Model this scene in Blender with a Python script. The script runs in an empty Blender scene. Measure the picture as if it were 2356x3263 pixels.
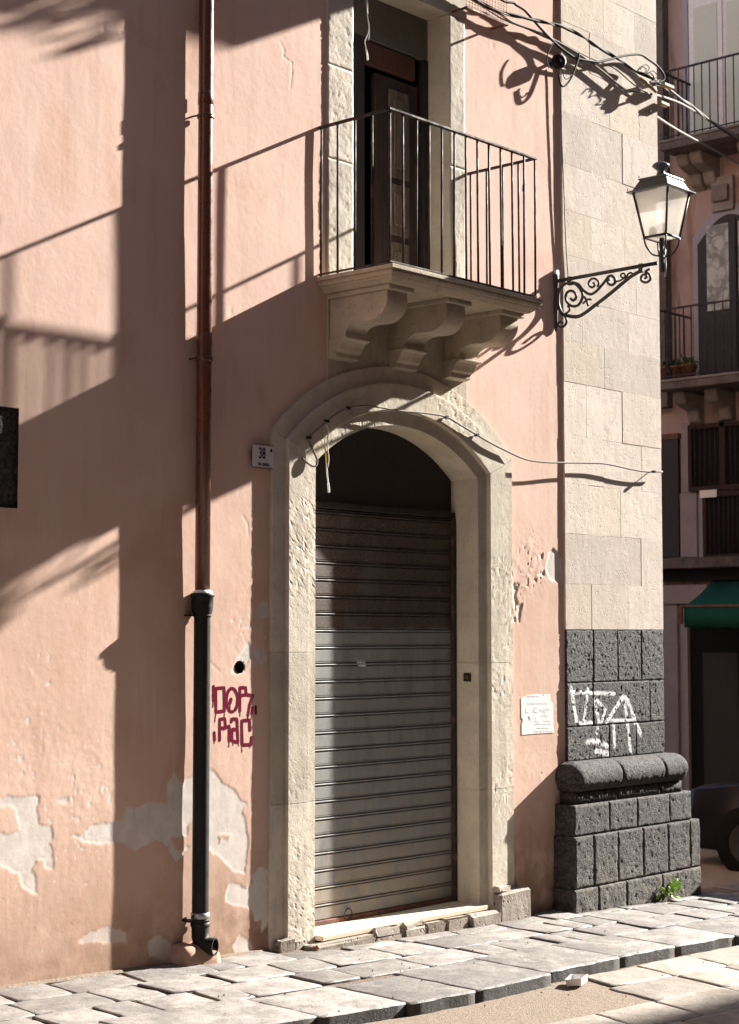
import bpy, bmesh, math, random
import numpy as np
from mathutils import Vector, Matrix

random.seed(7)
rng = np.random.default_rng(7)
sc = bpy.context.scene
COL = sc.collection

# ------------------------------------------------------------------ camera
# wall of the pink house = plane y 0, x runs along the street, z up (metres)
LENS_PX, IW, IH = 5470.0, 2356.0, 3263.0
HEAD = math.radians(41.9)
TILT = math.atan(388 / 5470)
CAM = np.array([0.0, -6.6354, 1.7])
cam_d = bpy.data.cameras.new('camera')
cam = bpy.data.objects.new('camera', cam_d)
COL.objects.link(cam)
cam.location = CAM
cam.rotation_euler = (math.pi / 2 + TILT, 0, HEAD - math.pi / 2)
cam_d.sensor_fit = 'VERTICAL'
cam_d.sensor_height = 36.0
cam_d.lens = LENS_PX / IH * 36.0
cam_d.clip_end = 1000
cam_d.dof.use_dof = True
cam_d.dof.focus_distance = 9.3
cam_d.dof.aperture_fstop = 6.3
sc.camera = cam

# ------------------------------------------------------------------ light
GRAZE, ELEV = math.radians(10.7), math.radians(26.6)
SUN = Vector((math.cos(GRAZE) * math.cos(ELEV), -math.sin(GRAZE) * math.cos(ELEV), math.sin(ELEV)))
world = bpy.data.worlds.new('World')
sc.world = world
world.use_nodes = True
wn = world.node_tree
wn.nodes.clear()
sky_n = wn.nodes.new('ShaderNodeTexSky')
sky_n.sky_type = 'NISHITA'
sky_n.sun_disc = False
sky_n.sun_elevation = ELEV
sky_n.sun_rotation = math.atan2(SUN.x, SUN.y)
sky_n.dust_density = 0.6
bg = wn.nodes.new('ShaderNodeBackground')
bg.inputs['Strength'].default_value = 0.05
wo = wn.nodes.new('ShaderNodeOutputWorld')
wn.links.new(sky_n.outputs[0], bg.inputs[0])
wn.links.new(bg.outputs[0], wo.inputs[0])
sun_d = bpy.data.lights.new('sun', 'SUN')
sun_d.energy = 5.0
sun_d.angle = math.radians(0.53)
sun_d.color = (1.0, 0.95, 0.87)
sun = bpy.data.objects.new('sun', sun_d)
COL.objects.link(sun)
sun.location = (20, -8, 14)
sun.rotation_euler = (-SUN).to_track_quat('-Z', 'Y').to_euler()
sc.view_settings.view_transform = 'Standard'
sc.view_settings.look = 'None'
sc.view_settings.gamma = 1.0
sc.view_settings.use_curve_mapping = False
sc.view_settings.exposure = 2.22
sc.render.engine = 'CYCLES'
sc.cycles.use_denoising = True
sc.cycles.max_bounces = 5
sc.cycles.diffuse_bounces = 3
sc.cycles.glossy_bounces = 2
sc.cycles.adaptive_threshold = 0.02
sc.cycles.sample_clamp_indirect = 6.0
sc.cycles.caustics_reflective = False
sc.cycles.caustics_refractive = False

# measuring helpers: a point of the photograph on a known plane of the place
_fh = np.array([math.cos(HEAD), math.sin(HEAD), 0.0])
_R = np.array([math.sin(HEAD), -math.cos(HEAD), 0.0])
_F = _fh * math.cos(TILT) + np.array([0, 0, math.sin(TILT)])
_U = np.cross(_R, _F)
def ray(u, v): return (u - IW / 2) * _R - (v - IH / 2) * _U + LENS_PX * _F
def YP(u, v, y=0.0):
    d = ray(u, v); return CAM + d * (y - CAM[1]) / d[1]
def XP(u, v, x):
    d = ray(u, v); return CAM + d * (x - CAM[0]) / d[0]
def zg(x, y=0.0): return 0.235 - 0.0338 * x + 0.02 * y          # pavement surface
def GP(u, v, off=0.0):
    d = ray(u, v); n = np.array([.0338, -.02, 1.0]); return CAM + d * ((.235 + off - n @ CAM) / (n @ d))

# ------------------------------------------------------------------ helpers
def link(o, parent=None):
    COL.objects.link(o)
    if parent is not None:
        o.parent = parent
        o.matrix_parent_inverse = WORLD[parent.name].inverted()
    WORLD[o.name] = (Matrix.Translation(o.location) @ o.rotation_euler.to_matrix().to_4x4())
    return o
WORLD = {}
def tag(o, label=None, cat=None, group=None, kind=None):
    if label: o['label'] = label
    if cat: o['category'] = cat
    if group: o['group'] = group
    if kind: o['kind'] = kind
    return o
def empty(name, loc, label, cat, group=None):
    o = bpy.data.objects.new(name, None)
    o.empty_display_size = .1
    o.location = loc
    link(o)
    return tag(o, label, cat, group)
def obj(name, me, mat, parent=None, loc=None, rot=None):
    o = bpy.data.objects.new(name, me)
    if mat is not None and len(me.materials) == 0: me.materials.append(mat)
    if loc is not None: o.location = loc
    if rot is not None: o.rotation_euler = rot
    return link(o, parent)
def mesh(verts, faces, smooth=False, name='m'):
    me = bpy.data.meshes.new(name)
    me.from_pydata([tuple(map(float, v)) for v in verts], [], faces)
    if smooth: me.polygons.foreach_set('use_smooth', [True] * len(me.polygons))
    me.update()
    return me
class MB:
    """collects shapes of one part"""
    def __init__(s): s.v = []; s.f = []; s.sm = []
    def add(s, vs, fs, smooth=False):
        o = len(s.v); s.v += [tuple(map(float, p)) for p in vs]
        s.f += [tuple(i + o for i in f) for f in fs]; s.sm += [smooth] * len(fs); return s
    def box(s, x0, x1, y0, y1, z0, z1):
        return s.add([(x0,y0,z0),(x1,y0,z0),(x1,y1,z0),(x0,y1,z0),(x0,y0,z1),(x1,y0,z1),(x1,y1,z1),(x0,y1,z1)],
                     [(0,3,2,1),(4,5,6,7),(0,1,5,4),(1,2,6,5),(2,3,7,6),(3,0,4,7)])
    def tube(s, pts, r, n=8, cap=True, flat=1.0):
        P = [Vector(tuple(map(float, p))) for p in pts]
        rs = r if isinstance(r, (list, tuple)) else [r] * len(P)
        vs, fs = [], []
        up = None
        for i, p in enumerate(P):
            t = (P[min(i+1, len(P)-1)] - P[max(i-1, 0)]).normalized()
            if up is None:
                up = Vector((0, 0, 1)) if abs(t.z) < .9 else Vector((1, 0, 0))
            a = t.cross(up).normalized(); b = a.cross(t).normalized(); up = b
            for k in range(n):
                g = 2 * math.pi * k / n
                vs.append(p + (a * math.cos(g) * flat + b * math.sin(g)) * rs[i])
        for i in range(len(P) - 1):
            for k in range(n):
                k2 = (k + 1) % n
                fs.append((i*n+k, i*n+k2, (i+1)*n+k2, (i+1)*n+k))
        s.add(vs, fs, True)
        if cap:
            o = len(s.v) - len(vs)
            s.f.append(tuple(o + k for k in range(n))[::-1]); s.sm.append(False)
            s.f.append(tuple(o + (len(P)-1)*n + k for k in range(n))); s.sm.append(False)
        return s
    def lathe(s, prof, cx, cy, n=24, smooth=True, cap=True):
        vs, fs = [], []
        for r, z in prof:
            for k in range(n):
                g = 2*math.pi*k/n; vs.append((cx + r*math.cos(g), cy + r*math.sin(g), z))
        for i in range(len(prof)-1):
            for k in range(n):
                k2 = (k+1) % n; fs.append((i*n+k, i*n+k2, (i+1)*n+k2, (i+1)*n+k))
        s.add(vs, fs, smooth)
        if cap:
            o = len(s.v) - len(vs)
            s.f.append(tuple(o+k for k in range(n))[::-1]); s.sm.append(False)
            s.f.append(tuple(o+(len(prof)-1)*n+k for k in range(n))); s.sm.append(False)
        return s
    def prism_x(s, prof, x0, x1, smooth=False):
        """(y,z) outline extruded along x"""
        n = len(prof)
        vs = [(x0, y, z) for y, z in prof] + [(x1, y, z) for y, z in prof]
        s.add(vs, [(i, (i+1) % n, n+(i+1) % n, n+i) for i in range(n)], smooth)
        s.add(vs, [tuple(range(n))[::-1], tuple(range(n, 2*n))])
        return s
    def build(s, name, mat, parent=None, bevel=0, seg=1, jitter=0, loc=None):
        me = mesh(s.v, s.f)
        me.polygons.foreach_set('use_smooth', s.sm)
        bm = bmesh.new(); bm.from_mesh(me)
        bmesh.ops.remove_doubles(bm, verts=bm.verts, dist=1e-5)
        if bevel:
            es = [e for e in bm.edges if len(e.link_faces) == 2 and e.calc_face_angle(0) > .5]
            bmesh.ops.bevel(bm, geom=es, offset=bevel, segments=seg, affect='EDGES', clamp_overlap=True)
        if jitter:
            for v in bm.verts: v.co += Vector((random.gauss(0, jitter), random.gauss(0, jitter), random.gauss(0, jitter)))
        bmesh.ops.recalc_face_normals(bm, faces=bm.faces)
        bm.to_mesh(me); bm.free()
        return obj(name, me, mat, parent, loc)
def box(name, x0, x1, y0, y1, z0, z1, mat, parent=None, bevel=0, seg=1, jitter=0):
    return MB().box(x0, x1, y0, y1, z0, z1).build(name, mat, parent, bevel, seg, jitter)
def tube(name, pts, r, mat, parent=None, n=8, flat=1.0):
    return MB().tube(pts, r, n, flat=flat).build(name, mat, parent)
def smooth_path(pts, k=6):
    """Catmull-Rom through points"""
    P = [np.array(p, float) for p in pts]
    P = [2*P[0]-P[1]] + P + [2*P[-1]-P[-2]]
    out = []
    for i in range(1, len(P)-2):
        for j in range(k):
            t = j/k
            out.append(.5*((2*P[i]) + (-P[i-1]+P[i+1])*t + (2*P[i-1]-5*P[i]+4*P[i+1]-P[i+2])*t*t + (-P[i-1]+3*P[i]-3*P[i+1]+P[i+2])*t**3))
    out.append(P[-2]); return out
def vnoise(x, y, scale, seed=0, octv=1, gain=.5):
    """value noise on arrays, about -1..1"""
    out = np.zeros(np.shape(x)); amp = 1.0; tot = 0
    for o in range(octv):
        g = np.random.default_rng(seed*31+o).uniform(-1, 1, (256, 256))
        xs, ys = np.asarray(x)/scale*2**o + 57.3, np.asarray(y)/scale*2**o + 31.7
        xi, yi = np.floor(xs).astype(int), np.floor(ys).astype(int)
        fx, fy = xs-xi, ys-yi
        fx, fy = fx*fx*(3-2*fx), fy*fy*(3-2*fy)
        a = g[xi & 255, yi & 255]; b = g[(xi+1) & 255, yi & 255]; c = g[xi & 255, (yi+1) & 255]; d = g[(xi+1) & 255, (yi+1) & 255]
        out += amp*((a*(1-fx)+b*fx)*(1-fy)+(c*(1-fx)+d*fx)*fy); tot += amp; amp *= gain
    return out/tot

# ------------------------------------------------------------------ materials
class NT:
    def __init__(s, name):
        s.m = bpy.data.materials.new(name); s.m.use_nodes = True
        s.t = s.m.node_tree; s.b = s.t.nodes['Principled BSDF']
        s.geo = None
    def n(s, typ, **kw):
        nd = s.t.nodes.new(typ)
        for k, v in kw.items():
            if k.startswith('i_'):
                key = k[2:]; key = int(key) if key.isdigit() else key
                if hasattr(v, 'is_output'): s.t.links.new(v, nd.inputs[key])
                else: nd.inputs[key].default_value = v
            else: setattr(nd, k, v)
        return nd
    def L(s, a, b): s.t.links.new(a, b)
    def pos(s):
        if s.geo is None: s.geo = s.n('ShaderNodeNewGeometry')
        return s.geo.outputs['Position']
    def noise(s, scale, detail=3, rough=.55, vec=None, dist=0.0):
        nd = s.n('ShaderNodeTexNoise', i_Vector=vec or s.pos(), i_Scale=scale, i_Detail=detail, i_Roughness=rough, i_Distortion=dist)
        return nd.outputs['Fac']
    def voro(s, scale, vec=None, feature='F1', rand=1.0):
        nd = s.n('ShaderNodeTexVoronoi', feature=feature, i_Vector=vec or s.pos(), i_Scale=scale, i_Randomness=rand)
        return nd.outputs['Distance']
    def ramp(s, fac, a, b, va=0.0, vb=1.0, smooth=True):
        nd = s.n('ShaderNodeMapRange', i_0=fac, i_1=a, i_2=b, i_3=va, i_4=vb)
        if smooth: nd.interpolation_type = 'SMOOTHSTEP'
        return nd.outputs[0]
    def mix(s, fac, a, b, typ='MIX'):
        nd = s.n('ShaderNodeMix', data_type='RGBA', blend_type=typ)
        for sock, v in ((nd.inputs[0], fac), (nd.inputs[6], a), (nd.inputs[7], b)):
            if hasattr(v, 'is_output'): s.L(v, sock)
            elif isinstance(v, (int, float)): sock.default_value = v
            else: sock.default_value = (*v, 1.0)
        return nd.outputs[2]
    def math(s, op, a, b=0.0, clamp=False):
        nd = s.n('ShaderNodeMath', operation=op, i_0=a, i_1=b); nd.use_clamp = clamp
        return nd.outputs[0]
    def sep(s, vec): return s.n('ShaderNodeSeparateXYZ', i_0=vec).outputs
    def scl(s, vec, xyz): return s.n('ShaderNodeVectorMath', operation='MULTIPLY', i_0=vec, i_1=xyz).outputs[0]
    def rand(s): return s.n('ShaderNodeObjectInfo').outputs['Random']
    def attr(s, name): return s.n('ShaderNodeAttribute', attribute_name=name).outputs['Fac']
    def bump(s, h, strength=1.0, dist=.01, prev=None):
        nd = s.n('ShaderNodeBump', i_Strength=strength, i_Distance=dist, i_Height=h)
        if prev is not None: s.L(prev, nd.inputs['Normal'])
        return nd.outputs[0]
    def done(s, col=None, rough=None, nrm=None, metal=0.0, spec=None):
        for key, v in (('Base Color', col), ('Roughness', rough), ('Normal', nrm), ('Metallic', metal), ('Specular IOR Level', spec)):
            if v is None: continue
            if hasattr(v, 'is_output'): s.L(v, s.b.inputs[key])
            elif isinstance(v, (int, float)): s.b.inputs[key].default_value = v
            else: s.b.inputs[key].default_value = (*v, 1.0)
        return s.m

def m_plaster():
    t = NT('pink_plaster')
    z = t.sep(t.pos())[2]
    big = t.noise(1.3, 4, .6)
    mid = t.noise(6, 4, .6)
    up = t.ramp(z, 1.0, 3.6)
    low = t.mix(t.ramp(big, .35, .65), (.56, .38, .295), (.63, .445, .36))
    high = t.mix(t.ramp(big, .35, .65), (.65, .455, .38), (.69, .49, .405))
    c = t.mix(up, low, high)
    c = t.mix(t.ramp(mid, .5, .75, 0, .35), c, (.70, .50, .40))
    streak = t.noise(1.0, 5, .65, t.scl(t.pos(), (9, 9, .8)))
    c = t.mix(t.ramp(streak, .50, .72, 0, .32), c, (.46, .29, .21))
    blot = t.noise(.9, 4, .6, t.scl(t.pos(), (1.6, 1.6, 1)), 1.2)
    c = t.mix(t.ramp(blot, .55, .72, 0, .45), c, (.52, .30, .20))
    wash = t.noise(1.0, 4, .6, t.scl(t.pos(), (16, 16, 1.1)))
    c = t.mix(t.ramp(wash, .56, .7, 0, .3), c, (.72, .57, .49))
    # rising damp and splashed dirt along the foot of the wall
    damp = t.math('MULTIPLY', t.ramp(t.math('ADD', z, t.math('MULTIPLY', big, -.9)), -.52, .38, 1, 0), t.ramp(mid, .3, .65, .35, .95))
    c = t.mix(damp, c, (.25, .155, .10))
    specks = t.math('MULTIPLY', t.ramp(t.noise(55, 2), .69, .75), t.ramp(z, .1, 2.2, .9, .25))
    c = t.mix(specks, c, (.17, .12, .09))
    pg = t.mix(t.ramp(t.noise(9, 3, .65), .35, .7), (.55, .49, .45), (.64, .58, .54))
    pg = t.mix(t.ramp(t.noise(1.0, 4, .6, t.scl(t.pos(), (20, 20, 3))), .55, .75, 0, .5), pg, (.38, .32, .27))
    c = t.mix(t.attr('peel'), c, pg)
    n1 = t.bump(t.noise(28, 3, .6), .22, .004)
    n2 = t.bump(t.noise(170, 2, .6), .25, .0012, n1)
    return t.done(c, .93, n2, spec=.2)

def m_stone(name, a, b, pit=.5, pit_scale=70, fine=160, dirt=(.2, .17, .14), vary=0.25, pdist=.012):
    t = NT(name)
    r = t.rand()
    big = t.noise(5, 4, .6); mid = t.noise(22, 4, .6)
    c = t.mix(t.ramp(big, .3, .7), a, b)
    tone = t.ramp(r, 0, 1, 1 - vary, 1 + vary * .6, False)
    c = t.mix(1.0, c, t.n('ShaderNodeCombineColor', i_0=tone, i_1=tone, i_2=tone).outputs[0], 'MULTIPLY')
    hue = t.math('FRACT', t.math('MULTIPLY', r, 7.31))
    c = t.mix(t.ramp(hue, .55, 1, 0, .32), c, (a[0]*1.05, a[1]*.99, a[2]*.82))
    c = t.mix(t.ramp(mid, .55, .78, 0, .45), c, dirt)
    c = t.mix(t.ramp(t.noise(1.0, 4, .65, t.scl(t.pos(), (9, 9, 2.2))), .52, .72, 0, .35), c, dirt)
    v = t.voro(pit_scale); sel = t.ramp(t.noise(pit_scale * .22, 3), .47, .62)
    pits = t.math('MULTIPLY', t.ramp(v, .12, .36, 1, 0), sel)
    c = t.mix(t.math('MULTIPLY', pits, .55), c, tuple(x * .3 for x in a))
    h = t.math('SUBTRACT', t.math('MULTIPLY', t.noise(pit_scale * .3, 4, .7, t.scl(t.pos(), (1, 1, .9))), .75), t.math('MULTIPLY', pits, 1.0))
    n1 = t.bump(h, pit, pdist)
    n2 = t.bump(t.noise(fine, 2, .6), .3, .002, n1)
    return t.done(c, .92, n2, spec=.2)

def m_basalt(name='basalt', a=(.018, .016, .016), b=(.082, .074, .071), white=False, bd=.013):
    t = NT(name)
    r = t.rand()
    c = t.mix(t.ramp(t.noise(48, 4, .75), .36, .66), a, b)
    tone = t.ramp(r, 0, 1, .8, 1.15, False)
    c = t.mix(1.0, c, t.n('ShaderNodeCombineColor', i_0=tone, i_1=tone, i_2=tone).outputs[0], 'MULTIPLY')
    # dust and dog-height dirt: warmer towards the pavement
    z = t.sep(t.pos())[2]
    c = t.mix(t.math('MULTIPLY', t.ramp(z, -.2, .55, .65, 0), t.ramp(t.noise(16, 4), .3, .7)), c, (.19, .155, .125))
    v = t.voro(48); v2 = t.voro(110)
    pits = t.math('MAXIMUM', t.ramp(v, .1, .32, 1, 0), t.math('MULTIPLY', t.ramp(v2, .1, .35, 1, 0), .7))
    pits = t.math('MULTIPLY', pits, t.ramp(t.noise(14, 3), .35, .6))
    c = t.mix(t.math('MULTIPLY', pits, .85), c, (.012, .011, .011))
    c = t.mix(t.ramp(t.noise(90, 2), .62, .72, 0, .55), c, (.17, .155, .15))
    if white:
        w = t.math('MULTIPLY', t.attr('paint'), t.math('MULTIPLY', t.ramp(t.noise(70, 3, .7), .30, .46), t.math('SUBTRACT', 1.0, t.math('MULTIPLY', pits, .9))))
        c = t.mix(w, c, (.72, .72, .72))
    h = t.math('SUBTRACT', t.noise(60, 4, .75), t.math('MULTIPLY', pits, .9))
    n1 = t.bump(h, 1.0, bd)
    return t.done(c, .85, n1, spec=.35)

def m_paving(name, a, b, dirt, gloss=.55):
    t = NT(name)
    r = t.rand()
    c = t.mix(t.ramp(t.noise(6, 5, .6), .3, .7), a, b)
    tone = t.ramp(r, 0, 1, .66, 1.2, False)
    c = t.mix(1.0, c, t.n('ShaderNodeCombineColor', i_0=tone, i_1=tone, i_2=tone).outputs[0], 'MULTIPLY')
    c = t.mix(t.ramp(t.noise(17, 4, .65), .45, .72, 0, .5), c, dirt)
    c = t.mix(t.ramp(t.noise(3.1, 3, .6), .5, .7, 0, .5), c, dirt)
    c = t.mix(t.ramp(t.noise(5, 3, .6), .55, .75, 0, .5), c, tuple(x*1.3 for x in b))
    pits = t.math('MULTIPLY', t.ramp(t.voro(80), .1, .32, 1, 0), t.ramp(t.noise(9, 3), .42, .62))
    c = t.mix(t.math('MULTIPLY', pits, .7), c, (.06, .05, .045))
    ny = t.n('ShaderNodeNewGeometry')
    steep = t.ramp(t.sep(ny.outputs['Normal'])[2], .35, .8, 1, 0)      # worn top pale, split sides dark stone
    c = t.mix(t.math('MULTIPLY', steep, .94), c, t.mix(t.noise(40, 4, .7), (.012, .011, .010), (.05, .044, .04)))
    h = t.math('SUBTRACT', t.noise(26, 5, .7), t.math('MULTIPLY', pits, .6))
    n1 = t.bump(h, .45, .013)
    return t.done(c, t.ramp(t.noise(20, 3), .3, .7, gloss, .85), n1, spec=.35)

def m_dirt(name, a, b):
    t = NT(name)
    c = t.mix(t.noise(25, 6, .7), a, b)
    c = t.mix(t.ramp(t.noise(120, 2), .6, .7, 0, .5), c, (.32, .26, .20))
    return t.done(c, .95, t.bump(t.noise(60, 6, .7), .8, .012), spec=.15)

def m_metal(name, col, rough=.5, metal=0.0, rust=0.0, bump=.15, rustcol=(.16, .06, .03), scale=30, spec=.5):
    t = NT(name)
    c = t.mix(t.noise(scale, 4, .65), tuple(x*.75 for x in col), tuple(min(1, x*1.25) for x in col))
    if rust: c = t.mix(t.ramp(t.noise(14, 5, .7), .62-rust*.4, .75-rust*.3, 0, .85), c, rustcol)
    return t.done(c, t.ramp(t.noise(18, 3), .3, .7, rough*.85, min(1, rough*1.2)), t.bump(t.noise(90, 3), bump, .002), metal, spec)

def m_shutter():
    t = NT('shutter_metal')
    z = t.sep(t.pos())[2]
    c = t.mix(t.noise(5, 4, .6, t.scl(t.pos(), (6, 6, 1))), (.165, .164, .165), (.265, .262, .26))
    old = t.ramp(t.math('ADD', z, t.math('MULTIPLY', t.noise(7, 3), .05)), 1.745, 1.775)   # older brown painted slats above
    brown = t.mix(t.ramp(t.noise(70, 4, .7), .4, .62), (.045, .035, .03), (.11, .075, .055))
    c = t.mix(old, c, brown)
    stain = t.ramp(t.noise(2.2, 5, .65, t.scl(t.pos(), (3, 3, 1))), .5, .68, 0, .55)
    c = t.mix(stain, c, (.11, .105, .102))
    low = t.ramp(z, .1, 1.0, .6, 0)
    c = t.mix(t.math('MULTIPLY', low, t.ramp(t.noise(9, 4), .35, .65)), c, (.30, .245, .18))
    c = t.mix(t.ramp(t.noise(38, 2), .73, .76, 0, .7), c, (.42, .36, .32))
    return t.done(c, t.ramp(t.noise(12, 4), .3, .7, .5, .7), t.bump(t.noise(40, 3, .7), .10, .004), 0.0, .3)

def m_wood(name, a, b, scale=8, rough=.7):
    t = NT(name)
    g = t.noise(scale, 5, .65, t.scl(t.pos(), (5, 5, .5)))
    c = t.mix(t.ramp(g, .3, .7), a, b)
    return t.done(c, rough, t.bump(g, .3, .004))

def m_plain(name, col, rough=.6, metal=0.0, spec=.4, n=25, amt=.2, bump=.1):
    t = NT(name)
    c = t.mix(t.noise(n, 4, .6), tuple(x*(1-amt) for x in col), tuple(min(1, x*(1+amt)) for x in col))
    return t.done(c, rough, t.bump(t.noise(n*3, 3), bump, .002), metal, spec)

def m_facade():
    t = NT('faded_facade_plaster')
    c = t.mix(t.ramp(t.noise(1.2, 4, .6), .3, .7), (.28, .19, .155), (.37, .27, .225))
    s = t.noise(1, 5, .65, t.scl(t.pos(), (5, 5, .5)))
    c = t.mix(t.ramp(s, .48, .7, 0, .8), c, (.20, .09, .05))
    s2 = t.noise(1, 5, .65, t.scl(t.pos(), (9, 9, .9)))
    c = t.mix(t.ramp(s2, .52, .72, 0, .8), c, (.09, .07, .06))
    return t.done(c, .95, t.bump(t.noise(30, 4), .4, .01), spec=.15)

def m_lantern_glass():
    m = bpy.data.materials.new('frosted_lantern_glass'); m.use_nodes = True
    t = m.node_tree; t.nodes.clear()
    d = t.nodes.new('ShaderNodeBsdfDiffuse'); tr = t.nodes.new('ShaderNodeBsdfTranslucent'); g = t.nodes.new('ShaderNodeBsdfGlossy')
    no = t.nodes.new('ShaderNodeTexNoise'); no.inputs['Scale'].default_value = 9
    cr = t.nodes.new('ShaderNodeMix'); cr.data_type = 'RGBA'
    cr.inputs[6].default_value = (.95, .93, .90, 1); cr.inputs[7].default_value = (.88, .84, .79, 1)
    t.links.new(no.outputs['Fac'], cr.inputs[0])
    for nd in (d, tr): t.links.new(cr.outputs[2], nd.inputs[0])
    g.inputs['Roughness'].default_value = .25
    m1 = t.nodes.new('ShaderNodeMixShader'); m1.inputs[0].default_value = .75
    tp = t.nodes.new('ShaderNodeBsdfTransparent'); m3 = t.nodes.new('ShaderNodeMixShader'); m3.inputs[0].default_value = .38
    m2 = t.nodes.new('ShaderNodeMixShader'); m2.inputs[0].default_value = .05
    o = t.nodes.new('ShaderNodeOutputMaterial')
    t.links.new(d.outputs[0], m1.inputs[1]); t.links.new(tr.outputs[0], m1.inputs[2])
    t.links.new(m1.outputs[0], m3.inputs[1]); t.links.new(tp.outputs[0], m3.inputs[2]); t.links.new(m3.outputs[0], m2.inputs[1]); t.links.new(g.outputs[0], m2.inputs[2]); t.links.new(m2.outputs[0], o.inputs[0])
    return m

def m_lace():
    t = NT('lace_curtain')
    v = t.voro(7, rand=1.0); w = t.noise(6, 5, .7, dist=1.5)
    c = t.mix(t.ramp(t.math('ADD', t.math('MULTIPLY', v, .5), t.math('MULTIPLY', w, .9)), .6, .85), (.40, .39, .35), (.19, .185, .165))
    return t.done(c, .9)

def m_poster():
    t = NT('printed_paper')
    z = t.sep(t.pos())[2]; x = t.sep(t.pos())[0]
    c = t.mix(t.noise(25, 4), (.62, .62, .63), (.72, .72, .72))
    c = t.mix(t.ramp(t.noise(60, 3), .62, .7, 0, .6), c, (.66, .50, .42))
    return t.done(c, .85, t.bump(t.noise(40, 3), .3, .003))

M = dict(
    plaster=m_plaster(),
    lime=m_stone('limestone_surround', (.47, .42, .35), (.58, .525, .44), .26, 95, vary=.1, dirt=(.31, .255, .20)),
    lime_smooth=m_stone('limestone_smooth', (.43, .37, .30), (.55, .485, .40), .3, 60, vary=.1, dirt=(.20, .16, .125)),
    ashlar=m_stone('ashlar_stone', (.56, .485, .425), (.63, .555, .485), .3, 55, vary=.16, dirt=(.42, .35, .28)),
    basalt=m_basalt(),
    basalt_paint=m_basalt('white_spray_paint', white=True),
    paving=m_paving('paving_lava', (.165, .152, .143), (.262, .24, .222), (.092, .082, .075)),
    road=m_paving('road_lava', (.24, .208, .178), (.32, .278, .235), (.17, .135, .105)),
    dirt=m_dirt('joint_dirt', (.09, .068, .055), (.20, .155, .125)),
    dust=m_dirt('street_dust', (.13, .10, .078), (.26, .21, .165)),
    marble=m_stone('threshold_marble', (.60, .50, .37), (.68, .60, .49), .12, 25, dirt=(.36, .26, .16), vary=.03),
    rubble=m_stone('step_stone', (.27, .235, .20), (.37, .325, .28), .8, 40, dirt=(.16, .13, .11), vary=.2),
    iron=m_metal('wrought_iron', (.028, .021, .021), .7, .0, .3, spec=.25, rustcol=(.10, .05, .04)),
    lampiron=m_metal('grey_painted_iron', (.035, .034, .034), .5, .0, .1, spec=.35),
    lamproof=m_metal('lamp_roof_metal', (.10, .11, .115), .32, .5),
    copper=m_metal('brown_copper_pipe', (.11, .036, .02), .3, .0, bump=.03, spec=.5, scale=5),
    castiron=m_metal('black_cast_iron', (.010, .010, .010), .6, .0, bump=.3, spec=.25),
    clamp=m_metal('galvanised_clamp', (.33, .33, .33), .4, .7),
    rust=m_metal('rusty_iron', (.075, .034, .025), .75, .1, .6),
    darkrust=m_metal('dark_rusty_grille', (.032, .017, .014), .8, spec=.2),
    shutter=m_shutter(),
    darkwood=m_wood('dark_wood', (.010, .0065, .0055), (.022, .013, .010)),
    redwood=m_wood('reddish_wood', (.075, .026, .014), (.11, .042, .022)),
    brownwood=m_wood('brown_wood', (.022, .013, .010), (.05, .03, .022)),
    oldwood=m_wood('worn_grey_wood', (.09, .068, .055), (.20, .155, .125)),
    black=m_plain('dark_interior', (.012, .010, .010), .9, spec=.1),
    room=m_plain('room_plaster', (.15, .135, .12), .95, spec=.1),
    enamel=m_plain('white_enamel', (.62, .58, .60), .3, amt=.08, bump=.05),
    navy=m_plain('navy_print', (.010, .012, .045), .7, spec=.1),
    spray=m_plain('maroon_spray_paint', (.15, .010, .032), .9, amt=.15, spec=.03),
    poster=m_poster(), print=m_plain('faded_print', (.33, .33, .36), .8),
    cable_black=m_plain('black_cable', (.012, .014, .014), .7, spec=.15),
    cable_grey=m_plain('grey_cable', (.20, .175, .155), .8, spec=.15),
    cable_white=m_plain('white_cable', (.66, .66, .64), .55, amt=.1),
    yellow=m_plain('yellow_cord', (.68, .50, .05), .6),
    white=m_plain('white_plastic', (.78, .78, .78), .45, amt=.05),
    wood_pale=m_wood('pale_plank', (.24, .17, .10), (.36, .26, .15)),
    glass=m_lantern_glass(), lace=m_lace(),
    facade=m_facade(),
    cream=m_plain('cream_frame_paint', (.60, .55, .50), .6),
    blind=m_plain('pale_green_blind', (.47, .46, .38), .7, amt=.08),
    greystone=m_plain('grey_pilaster_stone', (.26, .24, .245), .9),
    lilac=m_plain('lilac_grey_plaster', (.22, .18, .18), .95, n=6, amt=.25),
    corbel_far=m_stone('weathered_corbel', (.17, .14, .12), (.24, .20, .17), .5, 30),
    farslab=m_stone('weathered_slab', (.075, .06, .053), (.13, .10, .085), .5, 30),
    awning=m_plain('green_canvas', (.008, .055, .038), .9, spec=.15, n=6, amt=.25),
    carpaint=m_plain('dark_car_paint', (.006, .005, .007), .25, .0, .25, amt=.05, bump=0.0),
    tyre=m_plain('tyre_rubber', (.006, .006, .006), .95, spec=.05),
    carglass=m_plain('car_glass', (.01, .012, .014), .05, 0, .8, bump=0),
    chrome=m_plain('car_chrome', (.55, .55, .55), .15, 1.0),
    amber=m_plain('lamp_lens', (.05, .05, .052), .1),
    leaf=m_plain('weed_leaf', (.28, .46, .06), .6, amt=.4), leafd=m_plain('balcony_leaf', (.035, .075, .02), .7, amt=.3),
    terracotta=m_plain('terracotta', (.16, .055, .03), .8),
    purple=m_plain('purple_plastic', (.16, .05, .40), .4),
    asphalt=m_dirt('asphalt', (.035, .033, .033), (.06, .057, .055)),
    brickhouse=m_plain('opposite_plaster', (.22, .17, .14), .95, n=4),
    hole=m_plain('hole_dark', (.03, .025, .022), .95),
)

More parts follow.
